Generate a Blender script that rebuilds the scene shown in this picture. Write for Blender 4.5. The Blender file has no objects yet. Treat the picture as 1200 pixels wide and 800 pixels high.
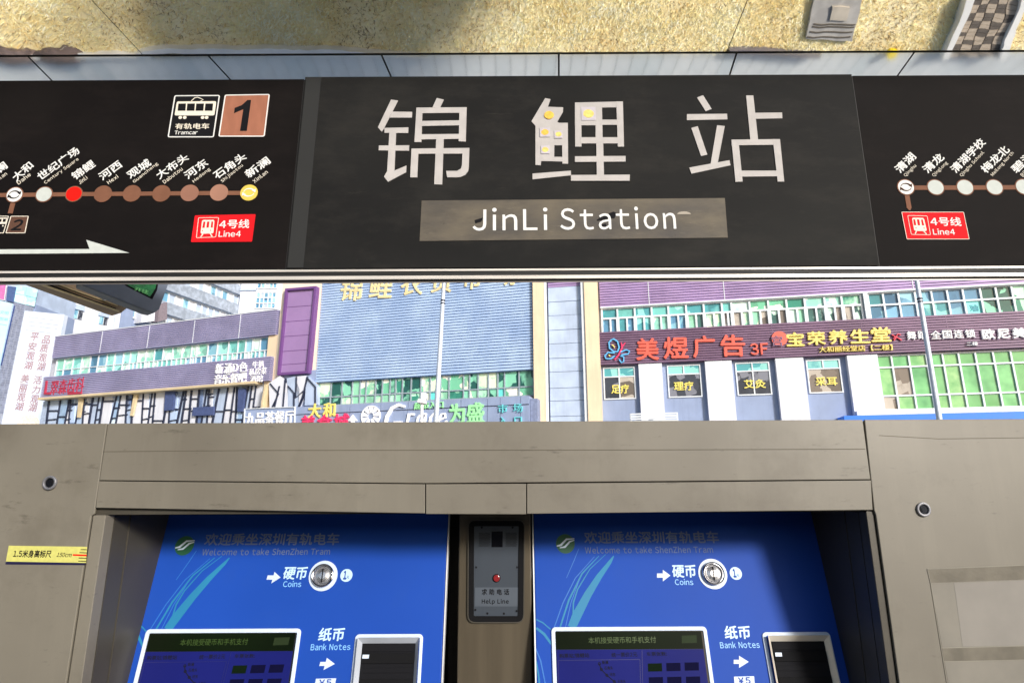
import bpy, bmesh, math, random
from mathutils import Vector
random.seed(7)
C = bpy.context.scene.collection
SC = bpy.context.scene
# ------------------------------------------------------------------ camera
F = 720.0                      # focal length in pixels of a 1200 px wide frame
PITCH = math.radians(13.66)
ROLL = -0.005
CAMZ = 1.64
CAM = Vector((0, 0, CAMZ))
_f = Vector((0, math.cos(PITCH), math.sin(PITCH)))
_r0 = Vector((1, 0, 0)); _u0 = Vector((0, -math.sin(PITCH), math.cos(PITCH)))
_r = _r0*math.cos(ROLL) + _u0*math.sin(ROLL)
_u = _u0*math.cos(ROLL) - _r0*math.sin(ROLL)
cd = bpy.data.cameras.new('camera'); cam = bpy.data.objects.new('camera', cd); C.objects.link(cam)
cd.sensor_width = 36; cd.lens = 36*F/1200; cd.clip_start = .02; cd.clip_end = 3000
from mathutils import Matrix
cam.matrix_world = Matrix.Translation(CAM) @ Matrix((( _r.x,_u.x,-_f.x),(_r.y,_u.y,-_f.y),(_r.z,_u.z,-_f.z))).to_4x4()
SC.camera = cam
# ------------------------------------------------------------------ light
SUN_EL, SUN_AZ = math.radians(19), math.radians(146)   # azimuth clockwise from +Y: behind the camera, from the right
sd = bpy.data.lights.new('sun', 'SUN'); sun = bpy.data.objects.new('sun', sd); C.objects.link(sun)
sd.energy = 3.8; sd.angle = math.radians(9); sd.color = (1, .98, .955)
sdir = Vector((math.sin(SUN_AZ)*math.cos(SUN_EL), math.cos(SUN_AZ)*math.cos(SUN_EL), math.sin(SUN_EL)))
sun.rotation_euler = sdir.to_track_quat('Z', 'Y').to_euler(); sun.location = (0, -3, 8)
W = bpy.data.worlds.new('World'); SC.world = W; W.use_nodes = True
nt = W.node_tree; bg = nt.nodes['Background']
sk = nt.nodes.new('ShaderNodeTexSky'); sk.sky_type = 'NISHITA'; sk.sun_disc = False
sk.sun_elevation = SUN_EL; sk.sun_rotation = SUN_AZ; sk.air_density = 1.0; sk.dust_density = 2.5
nt.links.new(sk.outputs[0], bg.inputs[0]); bg.inputs[1].default_value = .13
SC.view_settings.view_transform = 'Standard'; SC.view_settings.look = 'None'
SC.view_settings.exposure = 0.12; SC.view_settings.gamma = 1
SC.cycles.max_bounces = 8

# ------------------------------------------------------------------ helpers
def ray(px, py):
    return _f + _r*((px-600)/F) + _u*((400-py)/F)
def at_y(px, py, y):
    d = ray(px, py); return CAM + d*(y/d.y)
def lin(c):
    c /= 255.0
    return c/12.92 if c <= .04045 else ((c+.055)/1.055)**2.4
def S(r, g, b, k=1.0): return (lin(r)*k, lin(g)*k, lin(b)*k)

class Pl:
    """a real plane in the world; px() turns a pixel of the photograph into a place on it"""
    def __init__(s, o, u, v):
        s.o = Vector(o); s.u = Vector(u).normalized(); s.v = Vector(v).normalized()
        s.n = s.u.cross(s.v).normalized()
        if s.n.dot(CAM - s.o) < 0: s.n = -s.n
    def px(s, x, y, d=0):
        r = ray(x, y); o = s.o + s.n*d
        p = CAM + r*((o-CAM).dot(s.n)/r.dot(s.n)) - s.o
        return (p.dot(s.u), p.dot(s.v))
    def w(s, a, b, d=0): return s.o + s.u*a + s.v*b + s.n*d
    def shift(s, d): return Pl(s.o + s.n*d, s.u, s.v)

class MB:
    def __init__(s): s.v = []; s.f = []
    def add(s, vs, fs):
        k = len(s.v); s.v += [tuple(p) for p in vs]; s.f += [tuple(i+k for i in f) for f in fs]; return s
    def prism(s, pl, ab, d0, d1):
        n = len(ab)
        vs = [pl.w(a, b, d0) for a, b in ab] + [pl.w(a, b, d1) for a, b in ab]
        fs = [tuple(range(n-1, -1, -1)), tuple(range(n, 2*n))] + [(i, (i+1) % n, n+(i+1) % n, n+i) for i in range(n)]
        return s.add(vs, fs)
    def pp(s, pl, pts, d0, d1):                       # prism with its front outline given in photo pixels
        return s.prism(pl, [pl.px(x, y, d1) for x, y in pts], d0, d1)
    def rect(s, pl, a0, a1, b0, b1, d0, d1): return s.prism(pl, [(a0, b0), (a1, b0), (a1, b1), (a0, b1)], d0, d1)
    def ring(s, pl, out, inn, d0, d1):
        n = len(out); R = range(n); q = lambda i: (i+1) % n
        vs = [pl.w(a, b, d0) for a, b in out]+[pl.w(a, b, d1) for a, b in out]+[pl.w(a, b, d0) for a, b in inn]+[pl.w(a, b, d1) for a, b in inn]
        fs = []
        for i in R:
            j = q(i)
            fs += [(i, j, n+j, n+i), (n+i, n+j, 3*n+j, 3*n+i), (3*n+i, 3*n+j, 2*n+j, 2*n+i), (2*n+i, 2*n+j, j, i)]
        return s.add(vs, fs)
    def stroke(s, pl, ab, w, d0, d1):
        """a flat band of width w along the points"""
        L = []; Rr = []; n = len(ab)
        for i, (a, b) in enumerate(ab):
            pa = ab[max(i-1, 0)]; pb = ab[min(i+1, n-1)]
            t = Vector((pb[0]-pa[0], pb[1]-pa[1])).normalized(); m = Vector((-t.y, t.x))
            ww = w[i] if isinstance(w, (list, tuple)) else w
            L.append((a+m.x*ww/2, b+m.y*ww/2)); Rr.append((a-m.x*ww/2, b-m.y*ww/2))
        for i in range(n-1):
            s.prism(pl, [L[i], L[i+1], Rr[i+1], Rr[i]], d0, d1)
        return s
    def spx(s, pl, pts, wpx, d0, d1):
        k = pscale(pl, *pts[0], d1)
        w = [x*k for x in wpx] if isinstance(wpx, (list, tuple)) else wpx*k
        return s.stroke(pl, [pl.px(x, y, d1) for x, y in pts], w, d0, d1)
    def disc(s, pl, c, r, d0, d1, n=20):
        return s.prism(pl, [(c[0]+r*math.cos(2*math.pi*i/n), c[1]+r*math.sin(2*math.pi*i/n)) for i in range(n)], d0, d1)
    def box(s, x0, x1, y0, y1, z0, z1):
        vs = [(x, y, z) for x in (x0, x1) for y in (y0, y1) for z in (z0, z1)]
        return s.add(vs, [(0, 1, 3, 2), (4, 6, 7, 5), (0, 4, 5, 1), (2, 3, 7, 6), (0, 2, 6, 4), (1, 5, 7, 3)])
    def tube(s, p, q, r0, r1, n=12):
        p = Vector(p); q = Vector(q); t = (q-p).normalized()
        a = t.orthogonal().normalized(); b = t.cross(a)
        vs = []
        for c, r in ((p, r0), (q, r1)):
            vs += [c + (a*math.cos(2*math.pi*i/n)+b*math.sin(2*math.pi*i/n))*r for i in range(n)]
        return s.add(vs, [(i, (i+1) % n, n+(i+1) % n, n+i) for i in range(n)]+[tuple(range(n-1, -1, -1)), tuple(range(n, 2*n))])

def pscale(pl, x, y, d=0):
    """metres on the plane per photo pixel, near a pixel"""
    a = pl.px(x-2, y, d); b = pl.px(x+2, y, d)
    return math.hypot(a[0]-b[0], a[1]-b[1])/4

BASE = {}
def link(o, parent=None):
    C.objects.link(o)
    if parent: o.parent = parent
    return o
def props(o, label=None, cat=None, group=None, kind=None, category=None):
    cat = cat or category
    if label: o['label'] = label
    if cat: o['category'] = cat
    if group: o['group'] = group
    if kind: o['kind'] = kind
    return o
def thing(name, label, cat, base=(0, 0, 0), group=None):
    o = bpy.data.objects.new(name, None); o.location = base; o.empty_display_size = .1
    BASE[o] = Vector(base); link(o); return props(o, label, cat, group)
def obj(name, mb, m, parent=None, base=None, bevel=0, **k):
    off = BASE.get(parent, Vector((0, 0, 0))) if parent else Vector(base or (0, 0, 0))
    me = bpy.data.meshes.new(name)
    me.from_pydata([(v[0]-off.x, v[1]-off.y, v[2]-off.z) for v in mb.v], [], mb.f)
    bm = bmesh.new(); bm.from_mesh(me); bmesh.ops.recalc_face_normals(bm, faces=bm.faces[:]); bm.to_mesh(me); bm.free()
    me.materials.append(m)
    o = bpy.data.objects.new(name, me); link(o, parent)
    if not parent: o.location = off
    BASE[o] = off
    if bevel:
        b = o.modifiers.new('bevel', 'BEVEL'); b.width = bevel; b.segments = 2; b.limit_method = 'ANGLE'; b.angle_limit = math.radians(40)
    return props(o, **k)

MATS = {}
LOWSPEC = {'print_white', 'print_cream', 'station_dot_grey_white', 'route_brown', 'badge_brown', 'badge_dark_brown', 'station_red', 'line_badge_red', 'terminus_yellow', 'cut_letter_grey', 'print_black'}
def mat(name, col, rough=.6, metal=0, var=.12, scale=6, bump=0, bscale=None, stretch=(1, 1, 1), col2=None, mix=(.4, .65), spec=.5, emit=0, detail=6, coat=0, ecol=None):
    if name in MATS: return MATS[name]
    m = bpy.data.materials.new(name); m.use_nodes = True; n = m.node_tree.nodes; l = m.node_tree.links
    spec = .12 if name in LOWSPEC else spec
    p = n['Principled BSDF']; p.inputs['Roughness'].default_value = rough; p.inputs['Metallic'].default_value = metal
    p.inputs['Specular IOR Level'].default_value = spec; p.inputs['Coat Weight'].default_value = coat
    tc = n.new('ShaderNodeTexCoord'); mp = n.new('ShaderNodeMapping'); l.new(tc.outputs['Object'], mp.inputs[0]); mp.inputs['Scale'].default_value = stretch
    no = n.new('ShaderNodeTexNoise'); no.inputs['Scale'].default_value = scale; no.inputs['Detail'].default_value = detail; l.new(mp.outputs[0], no.inputs['Vector'])
    cr = n.new('ShaderNodeValToRGB'); l.new(no.outputs['Fac'], cr.inputs[0])
    cr.color_ramp.elements[0].position = mix[0]; cr.color_ramp.elements[1].position = mix[1]
    c2 = col2 or tuple(min(1, c*(1+var)) for c in col); c1 = col if col2 else tuple(c*(1-var) for c in col)
    cr.color_ramp.elements[0].color = (*c1, 1); cr.color_ramp.elements[1].color = (*c2, 1)
    l.new(cr.outputs[0], p.inputs['Base Color'])
    if rough > .02:
        mr = n.new('ShaderNodeMapRange'); l.new(no.outputs['Fac'], mr.inputs[0]); mr.inputs[3].default_value = rough*.85; mr.inputs[4].default_value = min(1, rough*1.15); l.new(mr.outputs[0], p.inputs['Roughness'])
    if bump:
        b = n.new('ShaderNodeBump'); b.inputs['Strength'].default_value = bump; b.inputs['Distance'].default_value = .01
        n2 = n.new('ShaderNodeTexNoise'); n2.inputs['Scale'].default_value = bscale or scale*8; n2.inputs['Detail'].default_value = 4; l.new(mp.outputs[0], n2.inputs['Vector'])
        l.new(n2.outputs['Fac'], b.inputs['Height']); l.new(b.outputs[0], p.inputs['Normal'])
    if emit:
        if ecol: p.inputs['Emission Color'].default_value = (*ecol, 1)
        else: l.new(cr.outputs[0], p.inputs['Emission Color'])
        p.inputs['Emission Strength'].default_value = emit
    MATS[name] = m; return m

# --- lettering -----------------------------------------------------------
GL = {}
def glyph(ch):
    """outline mesh of one character: verts (em units), faces, advance"""
    if ch in GL: return GL[ch]
    cjk = ord(ch) > 0x2000 or ch == '¥'
    c = ch
    if 0x21 <= ord(ch) <= 0x7e: c = chr(ord(ch)+0xFEE0)
    if ch == '¥': c = '\uffe5'
    cu = bpy.data.curves.new('t', 'FONT'); cu.body = c; cu.resolution_u = 3
    o = bpy.data.objects.new('t', cu); me = bpy.data.meshes.new_from_object(o)
    vs = [(v.co.x, v.co.y) for v in me.vertices]; fs = [tuple(p.vertices) for p in me.polygons]
    bpy.data.objects.remove(o); bpy.data.curves.remove(cu); bpy.data.meshes.remove(me)
    if not vs: adv = .3
    elif cjk: adv = 1.0
    else:
        x0 = min(v[0] for v in vs); x1 = max(v[0] for v in vs)
        vs = [(v[0]-x0+.04, v[1]) for v in vs]; adv = x1-x0+.12
    GL[ch] = (vs, fs, adv); return GL[ch]
def extrude_flat(mb, pl, pts, fs, d0, d1):
    """front faces at d1 plus the side walls back to d0"""
    k = len(mb.v)
    mb.v += [tuple(pl.w(a, b, d1)) for a, b in pts]
    mb.f += [tuple(i+k for i in f) for f in fs]
    if abs(d1-d0) < .0012: return
    ec = {}
    for f in fs:
        for i in range(len(f)):
            e = (f[i], f[(i+1) % len(f)]); ec[tuple(sorted(e))] = ec.get(tuple(sorted(e)), 0)+1
    k2 = len(mb.v); mb.v += [tuple(pl.w(a, b, d0)) for a, b in pts]
    for (i, j), c in ec.items():
        if c == 1: mb.f.append((k+i, k+j, k2+j, k2+i))
def text(pl, s, p0, p1, h, m, parent, d0=0.0004, d1=0.001, bold=0, name='lettering', each=False, it=0, gap=0, **kw):
    """characters whose ink runs from pixel p0 to p1 (middle of left and right end) and is h pixels high"""
    a = Vector(pl.px(*p0, d1)); b = Vector(pl.px(*p1, d1)); t = (b-a); wd = t.length; t.normalize(); up = Vector((-t.y, t.x))
    if (pl.w(up.x, up.y) - pl.w(0, 0)).z < 0: up = -up
    hh = h*pscale(pl, (p0[0]+p1[0])/2, (p0[1]+p1[1])/2, d1)
    pen = 0; items = []
    for ch in s:
        vs, fs, adv = glyph(ch)
        items.append(([(x+pen, y) for x, y in vs], fs)); pen += adv + gap
    al = [q for vs, _ in items for q in vs]
    x0 = min(q[0] for q in al); x1 = max(q[0] for q in al); y0 = min(q[1] for q in al); y1 = max(q[1] for q in al)
    out = []; mb = MB(); sx = wd/max(1e-6, x1-x0); sy = hh/(y1-y0)
    kk = 0
    for vs, fs in items:
        if not vs: continue
        if each: mb = MB()
        offs = [(0, 0)] if not bold else [(0, 0), (bold, 0), (-bold, 0), (0, bold), (0, -bold)]
        for q, (ox, oy) in enumerate(offs):
            st = max(.00008, (d1-d0)*.04)
            pts = []
            for x, y in vs:
                X = (x+ox-x0)*sx; Y = (y+oy-(y0+y1)/2)*sy
                X += it*Y
                p = a + t*X + up*Y; pts.append((p.x, p.y))
            extrude_flat(mb, pl, pts, fs, d0, d1 - q*st)
        if each: out.append(obj(name, mb, m, parent, **kw))
        kk += 1
    if not each: out = [flat_obj(name, mb, m, parent, **kw)]
    return out
def flat_obj(name, mb, m, parent, **kw): return obj(name, mb, m, parent, **kw)
def rq(pl, pts, r, d=0, n=4):
    """rounded quad, corners in pixels, radius in pixels, as plane coordinates"""
    ab = [Vector(pl.px(x, y, d)) for x, y in pts]; R = r*pscale(pl, *pts[0], d); out = []
    for i in range(4):
        p = ab[i]; a = (ab[i-1]-p).normalized()*R + p; b = (ab[(i+1) % 4]-p).normalized()*R + p
        for k in range(n+1):
            t = k/n; q = a*(1-t)**2 + p*2*t*(1-t) + b*t*t; out.append((q.x, q.y))
    return out
def inset(poly, dist):
    n = len(poly); cx = sum(p[0] for p in poly)/n; cy = sum(p[1] for p in poly)/n; out = []
    for i in range(n):
        a = Vector(poly[i-1]); p = Vector(poly[i]); b = Vector(poly[(i+1) % n])
        t = (b-a); t.normalize(); m = Vector((-t.y, t.x))
        if m.dot(Vector((cx, cy))-p) < 0: m = -m
        out.append(tuple(p+m*dist))
    return out
def Z(ox, oy, k):                       # pixel of an enlarged view -> pixel of the photograph
    return lambda *c: (ox+c[0]/k, oy+c[1]/k)
def zl(z, *pts): return [z(*p) for p in pts]

# ------------------------------------------------------------------ materials
m_steel = mat('aged_beige_steel', S(134, 128, 115, .8), .5, .0, .10, 2.2, bump=.02, bscale=30, col2=S(116, 110, 98, .8), mix=(.35, .7))
def dirty_steel():
    """painted steel with small scratches and smudges"""
    m = m_steel; n = m.node_tree.nodes; l = m.node_tree.links; p = n['Principled BSDF']
    base = p.inputs['Base Color'].links[0].from_socket
    tc = n['Texture Coordinate']
    def layer(base, scale, st, lo, hi, col, amt, ty='FBM'):
        mp = n.new('ShaderNodeMapping'); mp.inputs['Scale'].default_value = st; l.new(tc.outputs['Object'], mp.inputs[0])
        no = n.new('ShaderNodeTexNoise'); no.inputs['Scale'].default_value = scale; no.inputs['Detail'].default_value = 8; no.inputs['Roughness'].default_value = .7; l.new(mp.outputs[0], no.inputs['Vector'])
        mr = n.new('ShaderNodeMapRange'); mr.inputs[1].default_value = lo; mr.inputs[2].default_value = hi; mr.inputs[4].default_value = amt; l.new(no.outputs['Fac'], mr.inputs[0])
        mx = n.new('ShaderNodeMix'); mx.data_type = 'RGBA'; l.new(mr.outputs[0], mx.inputs[0]); l.new(base, mx.inputs[6]); mx.inputs[7].default_value = (*col, 1)
        return mx.outputs[2]
    b = layer(base, 5, (1, 1, 1), .5, .7, S(80, 73, 61), .4)
    b = layer(b, 1.6, (6, 1, .5), .5, .72, S(140, 135, 121), .22)
    b = layer(b, 26, (.5, 1, 2.2), .62, .72, S(54, 48, 40), .5)
    b = layer(b, 14, (1, 1, 9), .66, .72, S(56, 50, 42), .4)
    b = layer(b, 90, (3, 1, .35), .70, .76, S(160, 152, 138), .3)
    l.new(b, p.inputs['Base Color'])
dirty_steel()
m_steel_dk = mat('beige_steel_shaded', S(84, 79, 69, .75), .45, .15, .14, 4, bump=.03)  # darker copy of the steel, with the recess shade put into its colour
m_black = mat('black_gap', (.006, .006, .006), .7, 0, .1)
m_board_side = mat('route_board_black', S(18, 15, 15, 1), .75, 0, .2, 3, bump=.02, bscale=40, col2=S(26, 23, 22), mix=(.45, .75), spec=.1)
m_board_mid = mat('name_board_charcoal', S(28, 28, 28, 1), .7, 0, .2, 2.4, bump=.03, bscale=30, col2=S(40, 40, 39), mix=(.4, .8), stretch=(1, 1, 1.6), spec=.1)
m_board_strip = mat('name_board_edge_grey', S(33, 34, 34), .8, 0, .12, 6)
m_char = mat('cut_letter_grey', S(184, 180, 178), .75, 0, .05, 30, bump=.05)
m_white = mat('print_white', S(224, 224, 222), .75, 0, .03, 40)
m_cream = mat('print_cream', S(228, 220, 205), .75, 0, .04, 40)
m_dotw = mat('station_dot_grey_white', S(192, 198, 194), .75, 0, .04, 60)
m_brown = mat('route_brown', S(122, 84, 66), .75, 0, .08, 25)
m_brown2 = mat('badge_brown', S(158, 105, 84), .75, 0, .06, 60, stretch=(1, 1, .3))
m_brown3 = mat('badge_dark_brown', S(92, 66, 55), .75, 0, .06, 60)
m_red = mat('station_red', S(232, 26, 18), .75, 0, .03, 20)
m_badgered = mat('line_badge_red', S(215, 26, 34), .75, 0, .04, 20)
m_yel = mat('terminus_yellow', S(216, 190, 90), .75, 0, .05, 20)
m_tape = mat('english_name_strip', S(70, 67, 65), .65, 0, .2, 5, bump=.08, bscale=25, col2=S(106, 98, 84), mix=(.3, .7), stretch=(1.4, 1, 3), spec=.25)
m_orange = mat('orange_paint_dot', S(232, 184, 70), .6, 0, .15, 120)
m_ylw2 = mat('yellow_paint_dot', S(226, 205, 110), .6, 0, .15, 120)
m_lilac = mat('pale_lilac_patch', S(188, 182, 190), .6, 0, .05, 60)
m_rail = mat('aluminium_rail', S(215, 208, 200), .35, .3, .15, 6, stretch=(.5, 1, 8))
m_chrome = mat('chrome', (.75, .75, .77), .12, 1, .05, 10)
m_blue = mat('machine_blue', (.010, .062, .37), .55, 0, .06, 2.5, bump=.01, spec=.15)
m_cyan = mat('swoosh_cyan', (.01, .19, .37), .6, 0, .05, 8)
m_cyan2 = mat('swoosh_thin_blue', (.02, .15, .50), .45, 0, .05, 8)
m_pale = mat('print_pale_blue', S(190, 222, 240), .4, 0, .03, 30)
m_lblue = mat('print_light_blue', S(135, 195, 245), .4, 0, .03, 30)
m_bezel = mat('bezel_pale_blue', S(200, 214, 232), .4, 0, .03, 30)
m_bezel2 = mat('bezel_cream', S(222, 214, 200), .35, .1, .05, 30)
m_scr = mat('screen_blue', S(40, 46, 140, .35), .3, 0, .1, 3, emit=.5, spec=.06)
m_scrh = mat('screen_header_green', S(26, 40, 18, .35), .3, 0, .2, 3, emit=.05, spec=.06)
m_scrb = mat('screen_black', (.006, .006, .008), .1, 0, .1)
m_scrt = mat('screen_text_olive', S(76, 104, 36, .5), .3, 0, .1, emit=.07)
m_scrd = mat('screen_button_dark', S(22, 22, 66, .5), .7, spec=.03)
m_scrg = mat('screen_button_green', S(24, 42, 24, .5), .7, spec=.03)
m_ink = mat('print_black', (.008, .008, .01), .75, 0, .1)
m_mark = mat('faded_mark', S(86, 78, 66), .7, 0, .2, 60)
m_stick = mat('ruler_sticker_yellow', S(200, 196, 108), .55, 0, .05, 120)
m_navy = mat('ruler_sticker_navy', S(25, 22, 60), .5, 0, .1)
m_paper = mat('paper_residue', S(132, 127, 116, .82), .6, 0, .08, 12)
m_tapeb = mat('old_tape', S(118, 112, 99, .78), .35, 0, .15, 18, bump=.05)
m_plate = mat('phone_faceplate', S(52, 60, 70), .6, .1, .1, 8, stretch=(1, 1, .3))
m_rubber = mat('black_rubber', (.008, .008, .009), .8, 0, .1, spec=.1)
m_btn = mat('red_button', S(130, 30, 34), .3, 0, .1, coat=.4)
# outdoors
m_wallw = mat('white_render', S(228, 232, 244, .86), .8, 0, .04, .6)
m_wallg = mat('grey_blue_cladding', S(146, 162, 196, .92), .7, 0, .06, .8)
m_walll = mat('pale_stone_panel', S(186, 203, 230, .9), .6, 0, .09, .9)
m_creamw = mat('cream_render', S(240, 218, 188, .88), .8, 0, .05, .5)
m_purp = mat('purple_louvre', S(165, 140, 188, .92), .5, .1, .12, .5)
m_purp2 = mat('plum_louvre', S(118, 90, 120, .9), .5, .1, .12, .5)
m_lilacw = mat('lilac_louvre', S(160, 156, 194, .93), .5, .1, .1, .5)
m_bluel = mat('steel_blue_louvre', S(160, 187, 228, .95), .5, 0, .12, .35, col2=S(182, 206, 240, .95))
m_magenta = mat('violet_panel', S(158, 128, 180, .92), .6, 0, .05, .5)
m_magenta2 = mat('violet_frame', S(116, 76, 140, .88), .5, 0, .05, .5)
m_frame = mat('white_window_frame', S(225, 232, 240, .9), .5, 0, .05, 2)
m_dframe = mat('dark_window_frame', S(38, 44, 66), .5, 0, .1, 2)
def glassmat(name, c1, c2, sc=1.3, sp=.5):
    """window glass: hard edged patches painted into the colour for what stands behind it and is mirrored in it"""
    if name in MATS: return MATS[name]
    m = bpy.data.materials.new(name); m.use_nodes = True; n = m.node_tree.nodes; l = m.node_tree.links; p = n['Principled BSDF']
    p.inputs['Roughness'].default_value = .12; p.inputs['Specular IOR Level'].default_value = sp
    tc = n.new('ShaderNodeTexCoord'); mp = n.new('ShaderNodeMapping'); l.new(tc.outputs['Object'], mp.inputs[0]); mp.inputs['Scale'].default_value = (1, 1, .8); mp.inputs['Rotation'].default_value = (.15, .2, .1)
    v = n.new('ShaderNodeTexVoronoi'); v.distance = 'CHEBYCHEV'; v.inputs['Scale'].default_value = sc*.8; l.new(mp.outputs[0], v.inputs['Vector'])
    no = n.new('ShaderNodeTexNoise'); no.inputs['Scale'].default_value = sc*1.6; no.inputs['Detail'].default_value = 3; l.new(mp.outputs[0], no.inputs['Vector'])
    sep = n.new('ShaderNodeSeparateColor'); l.new(v.outputs['Color'], sep.inputs[0])
    mx = n.new('ShaderNodeMath'); mx.operation = 'ADD'; l.new(sep.outputs[0], mx.inputs[0]); sc_ = n.new('ShaderNodeMath'); sc_.operation = 'MULTIPLY_ADD'; sc_.inputs[1].default_value = .35; sc_.inputs[2].default_value = .33; l.new(no.outputs['Fac'], sc_.inputs[0]); l.new(sc_.outputs[0], mx.inputs[1])
    cr = n.new('ShaderNodeValToRGB'); mr = n.new('ShaderNodeMath'); mr.operation = 'MULTIPLY'; mr.inputs[1].default_value = .5; l.new(mx.outputs[0], mr.inputs[0]); l.new(mr.outputs[0], cr.inputs[0])
    e = cr.color_ramp.elements; a = S(*c1); b = S(*c2)
    e[0].position = .28; e[0].color = (*(x*.7 for x in a), 1); e[1].position = .36; e[1].color = (*a, 1)
    k = e.new(.52); k.color = (*a, 1); k = e.new(.58); k.color = (*b, 1); k = e.new(.74); k.color = (*(min(.92, x*1.15) for x in b), 1)
    l.new(cr.outputs[0], p.inputs['Base Color']); MATS[name] = m; return m
G_teal = [glassmat('glass_teal', (120, 196, 190), (160, 222, 214)), glassmat('glass_mint', (150, 214, 196), (214, 240, 226), 2),
          glassmat('glass_sea', (84, 160, 168), (140, 206, 200)), glassmat('glass_steel_blue', (92, 140, 172), (130, 182, 200)),
          glassmat('glass_mixed', (70, 110, 105), (200, 232, 214), 2.2)]
G_green = [mat('glass_leaf_green', S(92, 158, 100), .15, 0, .1, .9, col2=S(122, 186, 126), mix=(.3, .7), detail=2), mat('glass_grass_green', S(110, 174, 112), .15, 0, .1, 1.6, col2=S(158, 204, 142), mix=(.35, .7), detail=3),
           mat('glass_green_shade', S(86, 156, 104), .15, 0, .1, 1.2, col2=S(128, 200, 136), mix=(.3, .7), detail=2)]  # soft noise paints blurred reflections and interiors into the green panes
G_rand = [glassmat('glass_emerald', (60, 140, 120), (180, 232, 200), 1.8), glassmat('glass_pale_green', (150, 214, 180), (222, 240, 206), 2),
          glassmat('glass_dark_green', (40, 92, 86), (130, 200, 170), 2), glassmat('glass_green_white', (120, 196, 160), (236, 240, 220), 2.6)]
G_dark = [glassmat('glass_interior_dark', (60, 64, 76), (120, 122, 134), 2.4), glassmat('glass_interior_tan', (122, 112, 104), (176, 168, 158), 2)]
G_blue = [glassmat('glass_sky_blue', (110, 160, 190), (150, 196, 214)), glassmat('glass_deep_blue', (80, 126, 160), (120, 170, 200))]
m_signred = mat('sign_salmon_red', S(222, 98, 82), .45, 0, .05, 2)
m_signyel = mat('sign_yellow', S(236, 216, 120), .5, 0, .05, 2)
m_signgold = mat('sign_gold', S(240, 222, 172, .95), .5, 0, .12, 2)
m_signwhite = mat('sign_white', S(245, 246, 250), .5, 0, .02, 2)
m_signgreen = mat('sign_mint_green', S(160, 232, 170), .5, 0, .04, 2)
m_signpink = mat('sign_pink_red', S(236, 60, 110), .5, 0, .04, 2)
m_signcyan = mat('sign_cyan', S(110, 205, 214), .5, 0, .04, 2)
m_signblue = mat('sign_sky_blue', S(96, 180, 232), .5, 0, .04, 2)
m_winyel = mat('window_letter_yellow', S(236, 220, 110), .5, 0, .04, 2)
m_blueroof = mat('bright_blue_strip', (.01, .18, .80), .5, 0, .05, 2)
m_beige = mat('beige_ledge', S(214, 196, 160, .9), .6, 0, .08, 1)
m_polem = mat('pale_grey_pole', S(206, 216, 232, .92), .4, .2, .04, 2)

# ------------------------------------------------------------------ the setting: ground
GZ = -.22
CEIL = 3.0
SLOPE = math.radians(14)
pl0 = Pl((0, 3.3, GZ), (1, 0, 0), (0, math.cos(SLOPE), math.sin(SLOPE)))   # slope made up: tilts the lawn toward the sun to brighten it
if pl0.n.z < 0: pl0.n = -pl0.n
def G(px, py):                          # the spot on the lawn that the mirror ceiling shows at this pixel
    r = ray(px, py); r = Vector((r.x, r.y, -r.z)); c = Vector((0, 0, 2*CEIL-CAMZ))
    p = c + r*((pl0.o-c).dot(pl0.n)/r.dot(pl0.n)) - pl0.o
    return (p.dot(pl0.u), p.dot(pl0.v))
def GW(px, py): return pl0.w(*G(px, py))
m_grass_base = mat('dry_grass_ground', S(234, 212, 152), .95, 0, .3, 2, bump=.2, bscale=60, col2=S(255, 244, 204), mix=(.35, .65))
m_pave = mat('pale_paving', S(236, 237, 232, .92), .8, 0, .08, 5)
m_conc = mat('concrete', S(176, 174, 168, .9), .85, 0, .1, 5, bump=.1)
m_asph = mat('asphalt', (.05, .05, .052), .9, 0, .15, 30, bump=.2)
m_kerb = mat('kerb_white_stone', S(240, 238, 232, .9), .7, 0, .05, 6)
m_plat = mat('platform_granite', S(108, 105, 100, .9), .6, 0, .1, 10)
bb = G(655, 63)[1]; yb = GW(655, 63).y; FZ = GW(655, 63).z - .12
mb = MB(); mb.box(-900, 900, -300, 3.3, GZ-.9, GZ); obj('ground', mb, m_grass_base, kind='structure', label='flat ground under the tram platform')
mb = MB(); mb.rect(pl0, -40, 40, 0, bb-.002, -.3, 0); obj('lawn', mb, m_grass_base, kind='structure', label='dry straw coloured lawn sloping up beyond the platform')
mb = MB(); mb.box(-900, 900, yb+.02, 1500, GZ-.9, FZ); obj('ground', mb, m_conc, kind='structure', label='ground beyond the lawn reaching the horizon')
mb = MB(); mb.box(-30, 30, -4, 3.2, GZ+.004, 0)
obj('platform', mb, m_plat, kind='structure', label='grey tram platform under the ticket machines')
# paving beyond the lawn
mb = MB(); mb.box(-40, 40, yb, yb+5.5, FZ+.004, FZ+.1)
pav = obj('pavement', mb, mat('pavement_bed', S(120, 122, 120), .9, 0, .1), kind='structure', label='pale paved footpath beyond the lawn')
mats_p = [m_pave, mat('pale_paving_b', S(228, 232, 228, .92), .8, 0, .08, 5), mat('pale_paving_c', S(242, 242, 236, .92), .8, 0, .08, 5)]
base_me = []
for m in mats_p:
    b2 = MB(); b2.box(0, .144, 0, .894, 0, .012); o = obj('paver', b2, m, pav); base_me.append(o.data); bpy.data.objects.remove(o)
for k in range(-30, 30):
    o = bpy.data.objects.new('paver', random.choice(base_me)); link(o, pav); o.location = (k*.15+.003, yb+.003, FZ+.1)
mb = MB()
for j in range(1, 6):
    for k in range(-30, 30): mb.box(k*.15+.003, k*.15+.147, yb+.003+j*.9, yb+j*.9+.897, FZ+.1, FZ+.112)
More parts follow.
